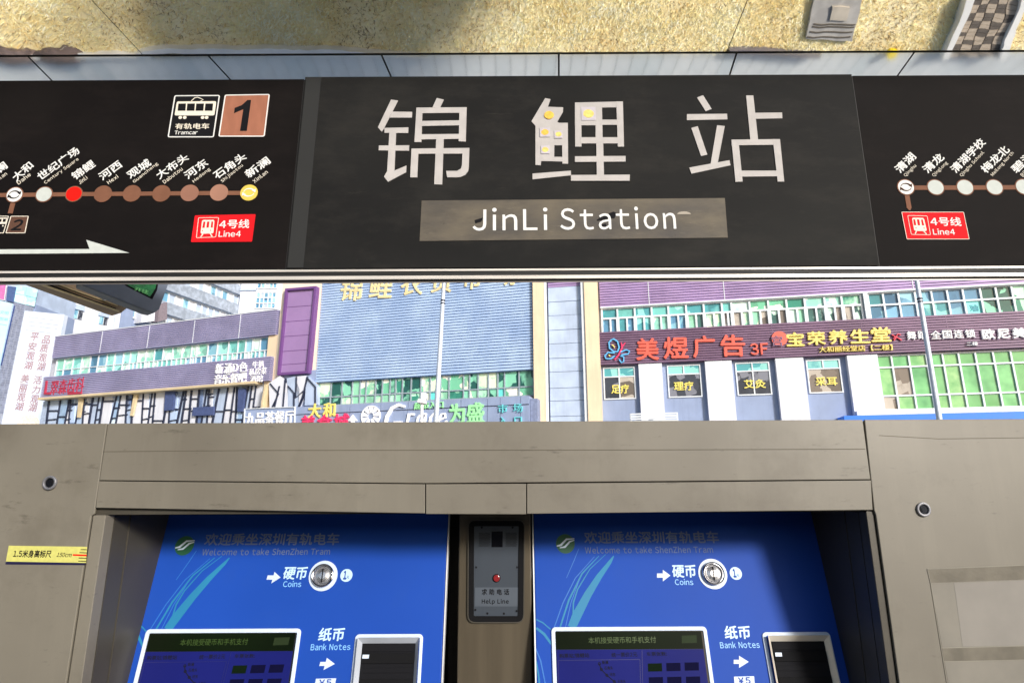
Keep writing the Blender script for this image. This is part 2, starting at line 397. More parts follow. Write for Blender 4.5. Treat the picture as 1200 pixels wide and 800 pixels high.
for k in list(range(-130, -30))+list(range(30, 130)):
    for j in range(6): mb.box(k*.15+.003, k*.15+.147, yb+.003+j*.9, yb+j*.9+.897, FZ+.1, FZ+.112)
obj('paver_field', mb, m_pave, pav, kind='stuff')
mb = MB(); mb.box(-60, 60, yb+5.8, yb+6.0, FZ+.004, FZ+.13); obj('kerb', mb, m_kerb, kind='structure')
mb = MB(); mb.box(-300, 300, yb+6.0, yb+18, FZ+.002, FZ+.006); obj('road', mb, m_asph, kind='structure', label='asphalt road between tram stop and shops')
mb = MB()
for k in range(-20, 20): mb.box(k*6, k*6+3, yb+11.9, yb+12.05, FZ+.0065, FZ+.010)
obj('road_marking', mb, m_kerb, kind='structure')
mb = MB(); mb.box(-300, 300, -30, -4.2, GZ+.002, FZ+.006); obj("road", mb, m_asph, kind="structure", label="asphalt road behind the tram platform")  # dark surface added out of view to lessen ground bounce
mb = MB(); mb.box(-300, 300, yb+18, yb+22, FZ+.004, FZ+.15); obj('pavement', mb, m_conc, kind='structure', label='footpath in front of the shops')

mb = MB(); mb.box(-60, 60, -24, -14, GZ+.008, 4.0)
obj('rear_light_blocker', mb, mat('light_blocker_dark', S(96, 98, 104), .7), label='long dark office row behind the tram platform', category='building')  # unseen block added to cut low sky light from behind the camera
# kerb edging curves across the lawn (seen in the mirror)
def ground_band(name, pts, w, z0, z1, m, parent=None, **k):
    b = MB(); b.stroke(pl0, [G(*p) for p in pts], w, z0, z1)
    return obj(name, b, m, parent, **k)
eb = ground_band('edging_kerb', [(163, 60), (172, 57), (190, 55), (250, 55.5), (330, 56), (400, 58), (440, 60), (500, 63)], [.03, .04, .05, .06, .07, .08, .05, .03], 0, .07, m_kerb)
props(eb, 'white curved kerb edging the dry lawn, mirrored left of centre', 'kerb', 'kerb edging')
eb = ground_band('edging_kerb', [(20, 64), (60, 63), (100, 62.5), (140, 61), (162, 62)], .035, 0, .06, m_kerb)
props(eb, 'short white kerb piece beside the dark stones, mirrored far left', 'kerb', 'kerb edging')
eb = ground_band('edging_kerb', [(852, 57), (870, 57), (900, 58.5), (940, 61), (960, 62)], .045, 0, .06, mat('kerb_grey', S(110, 104, 108), .7))
props(eb, 'dark grey kerb curving along lawn edge, mirrored right of centre', 'kerb', 'kerb edging')
# bare soil strip
mb = MB(); gp = [G(178, 68), G(175, 62), (G(215, 59)), G(330, 60), G(440, 62), G(400, 64.5)]
mb.prism(pl0, gp, 0, .006); obj('soil', mb, mat('dark_soil', S(92, 84, 58), .95, 0, .5, 20, bump=.5, col2=S(190, 176, 130)), kind='structure')
# rocks at the far left
def rock(c, r, m, lab):
    b = bmesh.new(); bmesh.ops.create_icosphere(b, subdivisions=3, radius=1)
    rr = random.Random(c[0])
    from mathutils import noise
    for v in b.verts:
        k = 1+.28*noise.noise(v.co*1.7+Vector((c[0]*3, 0, 0)))+.08*noise.noise(v.co*6)
        v.co = Vector((v.co.x*r[0], v.co.y*r[1], v.co.z*r[2]))*k
    me = bpy.data.meshes.new('rock'); b.to_mesh(me); b.free(); me.materials.append(m)
    o = bpy.data.objects.new('rock', me); o.location = (c[0], c[1], c[2]+r[2]*.3); link(o); props(o, lab, 'rock', 'dark stones at the lawn edge')
m_rock = mat('dark_rock', S(98, 84, 80), .9, 0, .3, 8, bump=.5)
c = GW(14, 63); rock(c, (.26, .10, .07), m_rock, 'dark stone at the lawn edge, leftmost in the mirror')
c = GW(70, 64); rock(c, (.24, .09, .07), m_rock, 'dark rounded stone right of the leftmost one in the mirror')
# drain cover slab with lid
t = thing('drain_slab', 'grey ribbed utility slab set in the dry lawn', 'utility cover', tuple(GW(973, 20)))
q = [G(953, -8), G(1010, -8), G(997, 45), G(943, 41)]
mb = MB(); mb.prism(pl0, q, 0, .05); obj('slab', mb, mat('slab_grey', S(176, 172, 166, .9), .8, 0, .12, 10), t)
q = [G(972, 2), G(993, 3), G(990, 19), G(970, 18)]
mb = MB(); mb.prism(pl0, q, .05, .07); obj('lid', mb, mat('slab_lid', S(190, 180, 164, .9), .8), t)
for y in (24, 27, 33, 39):
    mb = MB(); mb.stroke(pl0, [G(952-(y-24)*.5, y), G(1001-(y-24)*.35, y+.5)], .012, .05, .056); obj('groove', mb, m_mark, t)
# brick path
t = thing('brick_path', 'curved brick path with white kerbs through the lawn', 'path', tuple(GW(1145, 30)))
t['kind'] = 'structure'; del t['category']
Lp = [(1133, -10), (1124, 15), (1114, 38), (1104, 62)]; Rp = [(1196, -10), (1188, 18), (1178, 38), (1170, 62)]
mb = MB(); mb.prism(pl0, [G(*p) for p in Lp]+[G(*p) for p in Rp[::-1]], 0, .05); obj('path_bed', mb, mat('path_sand', S(196, 184, 164, .9), .9, 0, .1, 20), t)
for pts in (Lp, Rp):
    mb = MB(); mb.stroke(pl0, [G(*p) for p in pts], .06, 0, .10); obj('path_kerb', mb, m_kerb, t)
def lerp(a, b, t): return (a[0]+(b[0]-a[0])*t, a[1]+(b[1]-a[1])*t)
def along(P, t):
    t *= len(P)-1; i = min(int(t), len(P)-2); return lerp(P[i], P[i+1], t-i)
mbk = [mat('brick_pale', S(186, 170, 150, .9), .9, 0, .1, 20), mat('brick_dark', S(96, 88, 80), .9, 0, .15, 20)]
NR = 15
for i in range(NR):
    for j in range(5):
        t0 = (i+.06)/NR; t1 = (i+.94)/NR; s0 = .06+.88*(j+.05)/5; s1 = .06+.88*(j+.95)/5
        q = [G(*lerp(along(Lp, t0), along(Rp, t0), s0)), G(*lerp(along(Lp, t0), along(Rp, t0), s1)), G(*lerp(along(Lp, t1), along(Rp, t1), s1)), G(*lerp(along(Lp, t1), along(Rp, t1), s0))]
        mb = MB(); mb.prism(pl0, q, .05, .062); obj('brick', mb, mbk[1 if ((i//2+j) % 2 == 0 and random.random() < .8) else 0], t)
mb = MB(); cc = G(1044, 61); mb.disc(pl0, cc, .045, 0, .05); obj('ground_lamp', mb, mat('yellow_cap', S(240, 214, 40), .5), label='small yellow round cap in the lawn', category='marker cap')
# grass blades over the part of the lawn the mirror shows
gm = []
cols = [(S(250, 232, 172)), S(255, 242, 196), S(222, 190, 122), S(255, 252, 230), S(128, 94, 58)]
for i, c in enumerate(cols): gm.append(mat('grass_blade_%s' % 'straw pale umber cream brown'.split()[i], c, .8, 0, .1, 30))
vs = []; fs = []; mi = []
x0 = -6.2; x1 = 6.2; y0 = .8; y1 = bb-.01
from mathutils import noise as mnoise
def inside(x, y):
    for P in (((G(943, 41)), G(1010, -8)), ):
        pass
    return False
sl = [G(940, 0), G(1008, 0), G(1004, 20), G(997, 46), G(943, 42)]
pth = [G(*p) for p in Lp]+[G(*p) for p in Rp[::-1]]
def pip(x, y, P):
    c = False
    for i in range(len(P)):
        (xa, ya), (xb, yb_) = P[i-1], P[i]
        if (ya > y) != (yb_ > y) and x < (xb-xa)*(y-ya)/(yb_-ya)+xa: c = not c
    return c
for i in range(120000):
    x = random.uniform(x0, x1); y = random.uniform(y0, y1)
    if pip(x, y, sl) or pip(x, y, pth) or pip(x, y, gp): continue
    dn = mnoise.noise(Vector((x*1.6, y*1.6, 0)))+.5*mnoise.noise(Vector((x*5, y*5, 3)))
    if random.random() < .25-dn*.5: continue
    h = random.uniform(.014, .038)*(1+.5*dn); a = random.uniform(0, 6.28); w = random.uniform(.002, .005)
    dx = math.cos(a)*w; dy = math.sin(a)*w; lx = random.gauss(0, .024); ly = random.gauss(0, .024)-.006
    k = len(vs); q0_ = pl0.w(x, y); vs += [q0_+Vector((-dx, -dy, 0)), q0_+Vector((dx, dy, 0)), q0_+Vector((lx, ly, h))]; fs.append((k, k+1, k+2))
    s = dn+random.gauss(0, .38); mi.append(3 if s > .42 else 1 if s > .0 else 0 if s > -.35 else 2 if s > -.65 else 4)
me = bpy.data.meshes.new('grass'); me.from_pydata([tuple(v) for v in vs], [], fs)
for m in gm: me.materials.append(m)
me.polygons.foreach_set('material_index', mi)
o = bpy.data.objects.new('grass', me); link(o); props(o, 'dry yellow straw grass blades on the lawn', 'grass', kind='stuff')

# ------------------------------------------------------------------ canopy with mirror ceiling
m_mirror = mat('mirror_ceiling', (.98, .975, .96), .025, 1, .02, 3, bump=.0)
def mirror_waves(m):
    n = m.node_tree.nodes; l = m.node_tree.links; p = n['Principled BSDF']
    for lk in list(p.inputs['Roughness'].links): l.remove(lk)
    p.inputs['Roughness'].default_value = .015
    tc = n['Texture Coordinate']; mp = n.new('ShaderNodeMapping'); mp.inputs['Scale'].default_value = (7, .9, 1); l.new(tc.outputs['Object'], mp.inputs[0])
    w = n.new('ShaderNodeTexNoise'); w.inputs['Scale'].default_value = 1.6; w.inputs['Detail'].default_value = 1; l.new(mp.outputs[0], w.inputs['Vector'])
    b = n.new('ShaderNodeBump'); b.inputs['Strength'].default_value = .035; b.inputs['Distance'].default_value = .01; l.new(w.outputs['Fac'], b.inputs['Height']); l.new(b.outputs[0], p.inputs['Normal'])
mirror_waves(m_mirror)
m_mirror2 = mat('satin_ceiling', (.93, .94, .93), .05, 1, .03, 3)
cpl = Pl((0, 0, CEIL), (1, 0, 0), (0, 1, 0))
def cp(px, py): r = ray(px, py); t = (CEIL-CAMZ)/r.z; return (r.x*t, r.y*t)
mb = MB(); mb.box(-3.3, 3.3, .6, 2.75, CEIL+.02, CEIL+.22); roof = obj('canopy_roof', mb, mat('canopy_underlay', S(110, 108, 104), .7), kind='structure', label='tram stop canopy lined with mirror panels')
ysplit = cp(655, 62.5)[1]; yend = 2.75; yfront = .95; yback = .6
def joint(pt, pb):                      # x of a joint line at a given depth from two photo pixels
    (xa, ya), (xb, yb2) = cp(*pt), cp(*pb)
    return lambda y: xa+(xb-xa)*(y-ya)/(yb2-ya)
fj = [(-600, 0, -500, 62), (107, 0, 163, 60), (876, 0, 852, 60), (1645, 0, 1545, 60)]
fl = [(lambda y, k=k: k) for k in ()]
J = [joint((a, b), (c2, d)) for a, b, c2, d in fj]
for i in range(3):
    g = .0012; ab = [(J[i](yfront)+g, yfront), (J[i+1](yfront)-g, yfront), (J[i+1](ysplit)-g, ysplit-.004), (J[i](ysplit)+g, ysplit-.004)]
    mb = MB(); mb.prism(cpl, ab, -.02*1, 0) if cpl.n.z < 0 else mb.prism(cpl, ab, .02, 0); obj('ceiling_panel', mb, m_mirror, roof)
for i in range(-2, 2):
    mb = MB(); mb.rect(cpl, i*1.6+.003, i*1.6+1.597, yback, yfront-.005, -.02 , 0); obj('ceiling_panel', mb, m_mirror, roof)
tops = [-155, 30, 243, 447, 655, 863, 1070, 1275]; bots = [-150, 55, 266, 458, 655, 855, 1052, 1245]
J = [joint((a, 64), (b, 89)) for a, b in zip(tops, bots)]
for i in range(7):
    g = .003; ab = [(J[i](ysplit)+g, ysplit+.006), (J[i+1](ysplit)-g, ysplit+.006), (J[i+1](yend)-g, yend), (J[i](yend)+g, yend)]
    mb = MB(); mb.prism(cpl, ab, -.02, 0); obj('ceiling_panel', mb, m_mirror2, roof, label='pale rear ceiling panel reflecting paving')
mb = MB()
for x in (-1.8, 1.8): mb = MB(); mb.box(x-.08, x+.08, 1.48, 1.64, 0, CEIL+.02); obj('canopy_column', mb, m_rubber, label='dark canopy column at the %s end of the ticket housing' % ('left' if x < 0 else 'right'), category='column', group='canopy columns')

# ------------------------------------------------------------------ station sign
SP = Pl((0, 1.35, 0), (1, 0, 0), (0, 0, 1))
bT = SP.px(600, 90)[1]; bB = SP.px(600, 314)[1]
def frame_line(px, py): return SP.px(px, py)[1]
beam = thing('sign_beam', 'black boxed beam with two pale aluminium rails under the station sign', 'beam', (0, 1.45, bT+.1))
mb = MB(); mb.box(-1.6, 1.6, 1.3505, 1.40, at_y(600, 330.5, 1.40).z, bT-.006); obj('beam_box', mb, m_black, beam)
b1a = frame_line(600, 315); b1b = frame_line(600, 317.6)
mb = MB(); mb.rect(SP, -1.5, 1.5, b1b, b1a, -.0003, .0022); obj('rail', mb, m_rail, beam, bevel=.0008)
b1a = frame_line(600, 322.6); b1b = frame_line(600, 327)
mb = MB(); mb.rect(SP, -1.5, 1.5, b1b, b1a, -.0003, .0022); obj('rail', mb, m_rail, beam, bevel=.001)
b1a = frame_line(600, 329.6); b1b = frame_line(600, 331)
mb = MB(); mb.rect(SP, -1.5, 1.5, b1b, b1a, -.0003, .0012); obj('rail', mb, mat('dull_rail', S(110, 104, 100), .4, .4), beam)
mb = MB(); 
for x in (-1.56, 1.56): mb.box(x-.03, x+.03, 1.40, 1.45, bT-.01, CEIL+.02)
obj('hanger_bracket', mb, m_black, beam)

def trap(pl, xlt, xlb, xrt, xrb, bt, bb, yt, yb_):   # board between two leaning seams
    a0t = pl.px(xlt, yt)[0]; a0b = pl.px(xlb, yb_)[0]; a1t = pl.px(xrt, yt)[0]; a1b = pl.px(xrb, yb_)[0]
    return [(a0b, bb), (a1b, bb), (a1t, bt), (a0t, bt)]
name_bd = thing('station_name_board', 'charcoal board with big cut-out Chinese station name and JinLi Station beneath', 'station sign', (0, 1.35, bB))
mb = MB(); mb.prism(SP, trap(SP, 358, 336, 998, 1030, bT, bB, 92, 314), -.012, .003); obj('name_panel', mb, m_board_mid, name_bd, bevel=.001)
mb = MB(); mb.prism(SP, trap(SP, 359.5, 337.5, 377, 356, bT-.003, bB+.002, 92, 314), .003, .0042); obj('edge_strip', mb, m_board_strip, name_bd)
lb = thing('route_map_board', 'black route map board left of the station name, ending at a yellow terminus', 'route map', (-.9, 1.35, bB), 'route map boards')
mb = MB(); mb.prism(SP, trap(SP, -120, -135, 356.5, 334.5, bT-.004, bB, 92, 314), -.012, 0); obj('board_panel', mb, m_board_side, lb, bevel=.001)
rb = thing('route_map_board', 'black route map board right of the station name, starting at a transfer stop', 'route map', (.9, 1.35, bB), 'route map boards')
mb = MB(); mb.prism(SP, trap(SP, 999.5, 1031.5, 1310, 1326, bT-.002, bB, 92, 314), -.012, 0); obj('board_panel', mb, m_board_side, rb, bevel=.001)

def smudges(m, cols):
    n = m.node_tree.nodes; l = m.node_tree.links; p = n['Principled BSDF']; base = p.inputs['Base Color'].links[0].from_socket; tc = n['Texture Coordinate']
    for scale, st, lo, hi, col, amt in cols:
        mp = n.new('ShaderNodeMapping'); mp.inputs['Scale'].default_value = st; l.new(tc.outputs['Object'], mp.inputs[0])
        no = n.new('ShaderNodeTexNoise'); no.inputs['Scale'].default_value = scale; no.inputs['Detail'].default_value = 9; no.inputs['Roughness'].default_value = .72; l.new(mp.outputs[0], no.inputs['Vector'])
        mr = n.new('ShaderNodeMapRange'); mr.inputs[1].default_value = lo; mr.inputs[2].default_value = hi; mr.inputs[4].default_value = amt; l.new(no.outputs['Fac'], mr.inputs[0])
        mx = n.new('ShaderNodeMix'); mx.data_type = 'RGBA'; l.new(mr.outputs[0], mx.inputs[0]); l.new(base, mx.inputs[6]); mx.inputs[7].default_value = (*col, 1); base = mx.outputs[2]
    l.new(base, p.inputs['Base Color'])
smudges(m_board_mid, [(4, (1, 1, 2.5), .48, .75, S(52, 50, 47), .6), (30, (.4, 1, 3), .62, .75, S(66, 63, 58), .4), (120, (1, 1, 1), .7, .78, S(110, 104, 96), .5)])
smudges(m_board_side, [(4, (1, 1, 3), .5, .75, S(34, 29, 28), .6), (110, (1, 1, 1), .72, .8, S(80, 74, 70), .4)])
smudges(m_tape, [(9, (1, 1, 3), .5, .7, S(70, 66, 60), .6), (60, (.3, 1, 3), .6, .72, S(150, 140, 124), .4), (22, (1, 1, 1), .64, .72, S(46, 42, 38), .7)])
# cut-out characters
def cut(zf, polys, lab):
    b = MB()
    for i, p in enumerate(polys): b.pp(SP, zl(zf, *p), .003, .0045+i*.0001)
    return obj('cut_character', b, m_char, name_bd, label=lab)
zf = Z(420, 100, 6.4)
cut(zf, [[(245, 108), (297, 115), (188, 330), (175, 348), (146, 315)], [(255, 198), (403, 200), (401, 243), (235, 243)],
 [(195, 320), (375, 316), (373, 358), (196, 357)], [(153, 452), (381, 450), (379, 491), (152, 488)], [(232, 350), (283, 350), (270, 640), (215, 650)],
 [(192, 685), (215, 645), (270, 640), (360, 602), (358, 652), (222, 724)], [(588, 96), (640, 108), (612, 168), (556, 165)],
 [(435, 168), (812, 165), (810, 206), (435, 210)], [(435, 168), (481, 170), (472, 426), (420, 426)], [(758, 166), (812, 166), (805, 422), (752, 420)],
 [(470, 268), (760, 263), (756, 300), (470, 306)], [(470, 368), (758, 365), (758, 402), (470, 406)], [(583, 400), (640, 400), (628, 744), (568, 742)],
 [(398, 475), (832, 470), (830, 512), (398, 514)], [(398, 475), (450, 478), (441, 690), (388, 690)],
 [(782, 471), (832, 471), (828, 600), (824, 640), (800, 672), (765, 688), (730, 690), (665, 690), (658, 642), (740, 642), (768, 625), (776, 600)]], 'grey cut-out first character of the station name')
zf = Z(610, 100, 6.4)
cut(zf, [[(185, 97), (225, 105), (205, 162), (320, 166), (318, 200), (275, 275), (290, 282), (355, 282), (356, 450), (112, 450), (112, 305), (82, 270)],
 [(112, 440), (254, 440), (252, 570), (155, 568), (152, 600), (112, 597)], [(312, 440), (356, 440), (357, 588), (314, 588)], [(245, 537), (320, 537), (320, 572), (245, 570)],
 [(90, 662), (378, 640), (379, 675), (90, 705)], [(408, 130), (768, 122), (768, 165), (408, 170)], [(408, 135), (608, 133), (610, 300), (408, 300)],
 [(408, 160), (455, 160), (458, 460), (410, 460)], [(563, 170), (611, 165), (616, 400), (563, 400)], [(600, 258), (725, 258), (725, 297), (600, 297)],
 [(718, 122), (768, 122), (776, 460), (730, 460)], [(450, 390), (735, 390), (735, 436), (450, 436)], [(568, 430), (620, 430), (626, 675), (572, 675)],
 [(408, 533), (788, 530), (788, 572), (408, 575)], [(378, 673), (820, 670), (818, 716), (378, 716)]], 'grey patched second character with orange and yellow dots')
for x, y, r, m in ((212, 235, 38, m_orange), (182, 363, 28, m_orange), (283, 378, 23, m_ylw2), (185, 493, 24, m_ylw2), (508, 224, 40, m_ylw2)):
    k = pscale(SP, *zf(x, y))/6.4; c0 = SP.px(*zf(x, y))
    if m is m_ylw2 or y > 300:
        b = MB(); b.prism(SP, [(c0[0]+sx*r*k*1.35, c0[1]+sy*r*k*1.4) for sx, sy in ((-1, -1), (1, -1), (1, 1), (-1, 1))], .0061, .0063); obj('patch', b, m_lilac, name_bd)
    b = MB(); rr = random.Random(x); b.prism(SP, [(c0[0]+r*k*math.cos(i*.45)*(1+rr.uniform(-.08, .08)), c0[1]+r*k*.88*math.sin(i*.45)*(1+rr.uniform(-.08, .08))) for i in range(14)], .0063, .0066); obj('paint_dot', b, m, name_bd)
zf = Z(795, 100, 6.4)
cut(zf, [[(140, 92), (185, 75), (250, 178), (205, 195)], [(64, 217), (365, 214), (368, 256), (64, 262)], [(97, 320), (145, 307), (217, 520), (170, 531)],
 [(290, 300), (348, 306), (292, 600), (240, 600)], [(82, 617), (383, 562), (391, 600), (98, 663)], [(508, 77), (562, 77), (598, 410), (540, 410)],
 [(570, 207), (778, 205), (780, 248), (575, 252)], [(398, 408), (762, 404), (765, 446), (400, 450)], [(398, 408), (450, 408), (482, 722), (428, 724)],
 [(708, 404), (762, 404), (794, 722), (745, 722)], [(455, 640), (740, 640), (742, 682), (460, 685)]], 'grey cut-out third character of the station name')
b = MB(); b.pp(SP, [(494, 235), (849.5, 232), (853, 278.5), (491.5, 282.5)], .003, .0045); obj('english_name_strip', b, m_tape, name_bd, bevel=.0005)
for i, (pts) in enumerate(([(699, 258), (704, 254), (712, 251), (716, 253), (712, 257), (700, 259)], [(713, 250), (719, 248), (723, 250), (720, 256), (715, 256)], [(702, 264), (710, 262), (711, 265), (706, 267)], [(556, 258), (566, 255), (564, 260), (557, 262)])):
    b = MB(); b.pp(SP, pts, .0044, .00465+i*.00004); obj('scrape_mark', b, m_ink, name_bd)
b = MB(); c0 = SP.px(801, 252); k = pscale(SP, 801, 252)
b.prism(SP, [(c0[0]+8*k*math.cos(t*math.pi/8), c0[1]+3.5*k*math.sin(t*math.pi/8)) for t in range(9)], .0044, .0048); obj('scrape_mark', b, mat('scrape_pale', S(150, 140, 124), .5), name_bd)
text(SP, 'JinLi', (554, 257), (641.5, 256.5), 28.5, m_white, name_bd, .0045, .0057, bold=.007, name='letter', each=True, gap=.09)
text(SP, 'Station', (656.5, 256), (791.5, 255), 28.5, m_white, name_bd, .0045, .0057, bold=.007, name='letter', each=True, gap=.09)

# route line, left board
D0, D1 = .0003, .0011
def dotpart(par, c, rpx, m, rim=None, lab=None, name='station_dot'):
    k = pscale(SP, *c); b = MB(); b.disc(SP, SP.px(*c), rpx*k, D1, D1+.0006, 28)
    o = obj(name, b, m, par); 
    if lab: o['label'] = lab
    if rim:
        b = MB(); b.disc(SP, SP.px(*c), (rpx+1.2)*k, D0, D1+.0002, 28); obj('dot_rim', b, rim, o)
    return o
def transfer(par, c, m, s=1.0):
    b = MB(); k = pscale(SP, *c)*s; c0 = SP.px(*c)
    for sgn in (1, -1):
        pts = [(c0[0]+sgn*6*k*math.cos(t), c0[1]+sgn*4.6*k*math.sin(t)) for t in [math.radians(a) for a in range(20, 171, 15)]]
        b.stroke(SP, pts, [.5*k+1.5*k*(1-i/10) for i in range(len(pts))], D1+.0006, D1+.0012)
        e = (c0[0]+sgn*6.6*k, c0[1]+sgn*1.0*k)
        b.prism(SP, [(e[0]-sgn*3.4*k, e[1]+sgn*1.2*k), (e[0]+sgn*.8*k, e[1]+sgn*3.2*k), (e[0]+sgn*.4*k, e[1]-sgn*1.2*k)], D1+.0006, D1+.0014)
    return obj('transfer_symbol', b, m, par)
b = MB(); b.spx(SP, [(-120, 229.5), (17.5, 228.5), (87, 227.6), (155, 227.1), (222.5, 226.5), (292, 226)], 5.2, D0, D1); obj('route_line', b, m_brown, lb)
dots = [(17.5, 228.5), (52, 228), (87, 227.5), (121, 227.5), (155, 227), (189.5, 227), (222.5, 226.5), (257, 226), (292, 226)]
o = dotpart(lb, dots[0], 9, m_white, m_brown, 'white transfer stop dot'); transfer(o, dots[0], m_ink)
dotpart(lb, dots[1], 9, m_dotw, m_brown, 'grey white stop dot')
dotpart(lb, dots[2], 9, m_red, m_brown, 'red current stop dot')
for i in range(3, 8): dotpart(lb, dots[i], 10.6, [m_brown, m_brown, m_brown, mat('route_brown_light', S(142, 100, 82), .5), mat('route_brown_lighter', S(162, 118, 98), .5)][i-3])
o = dotpart(lb, dots[8], 9, m_yel, m_yel, 'yellow terminus dot'); transfer(o, dots[8], m_white, 1.05)
b = MB(); b.spx(SP, [(15, 238), (11.8, 250)], 5.6, D0, D1); obj('branch_line', b, m_brown, lb)
zf = Z(0, 160, 3.4286)
for s, e, a, q, c2, d in (('大和', 'Dahe', (55, 170), (125, 110), (70, 188), (120, 150)), ('世纪广场', 'Century Square', (155, 165), (312, 52), (180, 188), (314, 90)),
 ('锦鲤', 'Jinli', (293, 163), (375, 105), (316, 187), (348, 163)), ('河西', 'Hexi', (402, 165), (483, 107), (432, 186), (472, 158)),
 ('观城', 'Guancheng', (515, 158), (600, 100), (536, 184), (633, 108)), ('大布头', 'Dabutou', (632, 160), (750, 78), (656, 184), (730, 128)),
 ('河东', 'Hedong', (745, 160), (828, 100), (776, 182), (843, 130)), ('石角头', 'Shijiaotou', (862, 160), (982, 75), (890, 182), (974, 115)),
 ('新澜', 'Xinlan', (990, 155), (1078, 92), (1018, 182), (1072, 140)), ('观澜', 'Guanlan', (-62, 172), (22, 112), (-45, 195), (25, 147))):
    text(SP, s, zf(*a), zf(*q), 11.2, m_white, lb, D0, D1, bold=.022, name='station_name')
    text(SP, e, zf(*c2), zf(*d), 5.2, m_cream, lb, D0, D1, bold=.01, name='station_name', gap=.04)
b = MB(); b.pp(SP, [(-120, 292.6), (105, 291.8), (101, 281), (151.6, 296.3), (-120, 298.4)], D0, D1+.0004); obj('direction_arrow', b, m_dotw, lb)
# badges
zf = Z(190, 100, 8.5714)
def badge(par, quad, w, mline, mfill, name, r=2.4, lab=None):
    o4 = rq(SP, quad, r, D1); k = pscale(SP, *quad[0]); b = MB(); b.prism(SP, o4, D0, D1); o = obj(name, b, mfill, par)
    if lab: o['label'] = lab
    b = MB(); b.ring(SP, o4, inset(o4, w*k), D1, D1+.0006); obj('badge_outline', b, mline, o); return o
def tram_icon(o, zf, k=1, part=False):
    b = MB(); b.prism(SP, rq(SP, zl(zf, (150, 165), (545, 162), (525, 305), (125, 305)), 2*k, D1), D1, D1+.0006)
    for x in (185, 230, 410, 450): b.disc(SP, SP.px(*zf(x, 328)), 2.1*k*pscale(SP, *zf(x, 328)), D1, D1+.0006, 12)
    b.spx(SP, zl(zf, (292, 158), (325, 128), (352, 120), (385, 132), (412, 145), (385, 160)), .9*k, D1, D1+.0007); obj('tram_icon', b, m_cream, o)
    b = MB()
    for a in (165, 255, 345, 437):
        b.pp(SP, zl(zf, (a-2, 185), (a+75, 184), (a+68, 256), (a-10, 256)), D1+.0006, D1+.001)
    obj('tram_icon_window', b, m_ink, o)
o = badge(lb, zl(zf, (125, 103), (582, 100), (520, 525), (55, 525)), 1.3, m_white, m_ink, 'tramcar_badge', lab='black tramcar badge'); tram_icon(o, zf)
text(SP, '有轨电车', zf(132, 412), zf(472, 410), 7.6, m_cream, o, D1, D1+.0006, bold=.02); text(SP, 'Tramcar', zf(125, 476), zf(356, 474), 4.8, m_white, o, D1, D1+.0006, bold=.025)
o = badge(lb, zl(zf, (630, 97), (1082, 90), (1030, 518), (565, 518)), 1.3, m_white, m_brown2, 'line_number_badge', lab='brown badge with a black 1')
b = MB(); b.pp(SP, zl(zf, (858, 148), (893, 148), (850, 458), (782, 458), (815, 240), (722, 280), (728, 228), (800, 200)), D1, D1+.0006); obj('numeral', b, m_ink, o)
zf2 = Z(0, 160, 5.336)
o = badge(lb, zl(zf2, (68, 497), (180, 497), (158, 605), (35, 605)), .8, m_cream, m_brown3, 'line_number_badge', r=1, lab='small dark brown badge with a black 2')
text(SP, '2', zf2(80, 552), zf2(140, 552), 13, m_ink, o, D1, D1+.0006, bold=.03, it=.2, name='numeral')
o = badge(lb, zl(zf2, (-60, 497), (56, 497), (24, 605), (-92, 605)), .8, m_cream, m_ink, 'tramcar_badge', r=1)
q = Z(-16.5, 250.5, 33.5)
b = MB(); b.prism(SP, rq(SP, [(-9.5, 255.5), (8.3, 255.3), (7, 262.5), (-11, 262.5)], .6, D1), D1, D1+.0006); b.disc(SP, SP.px(4, 265), .0019, D1, D1+.0006, 10); obj('tram_icon', b, m_cream, o)
b = MB(); b.pp(SP, [(-2, 256.5), (2, 256.5), (1.3, 260), (-2.7, 260)], D1+.0006, D1+.001); b.pp(SP, [(3.6, 256.4), (7, 256.4), (6.2, 260), (3, 260)], D1+.0006, D1+.001); obj('tram_icon_window', b, m_ink, o)
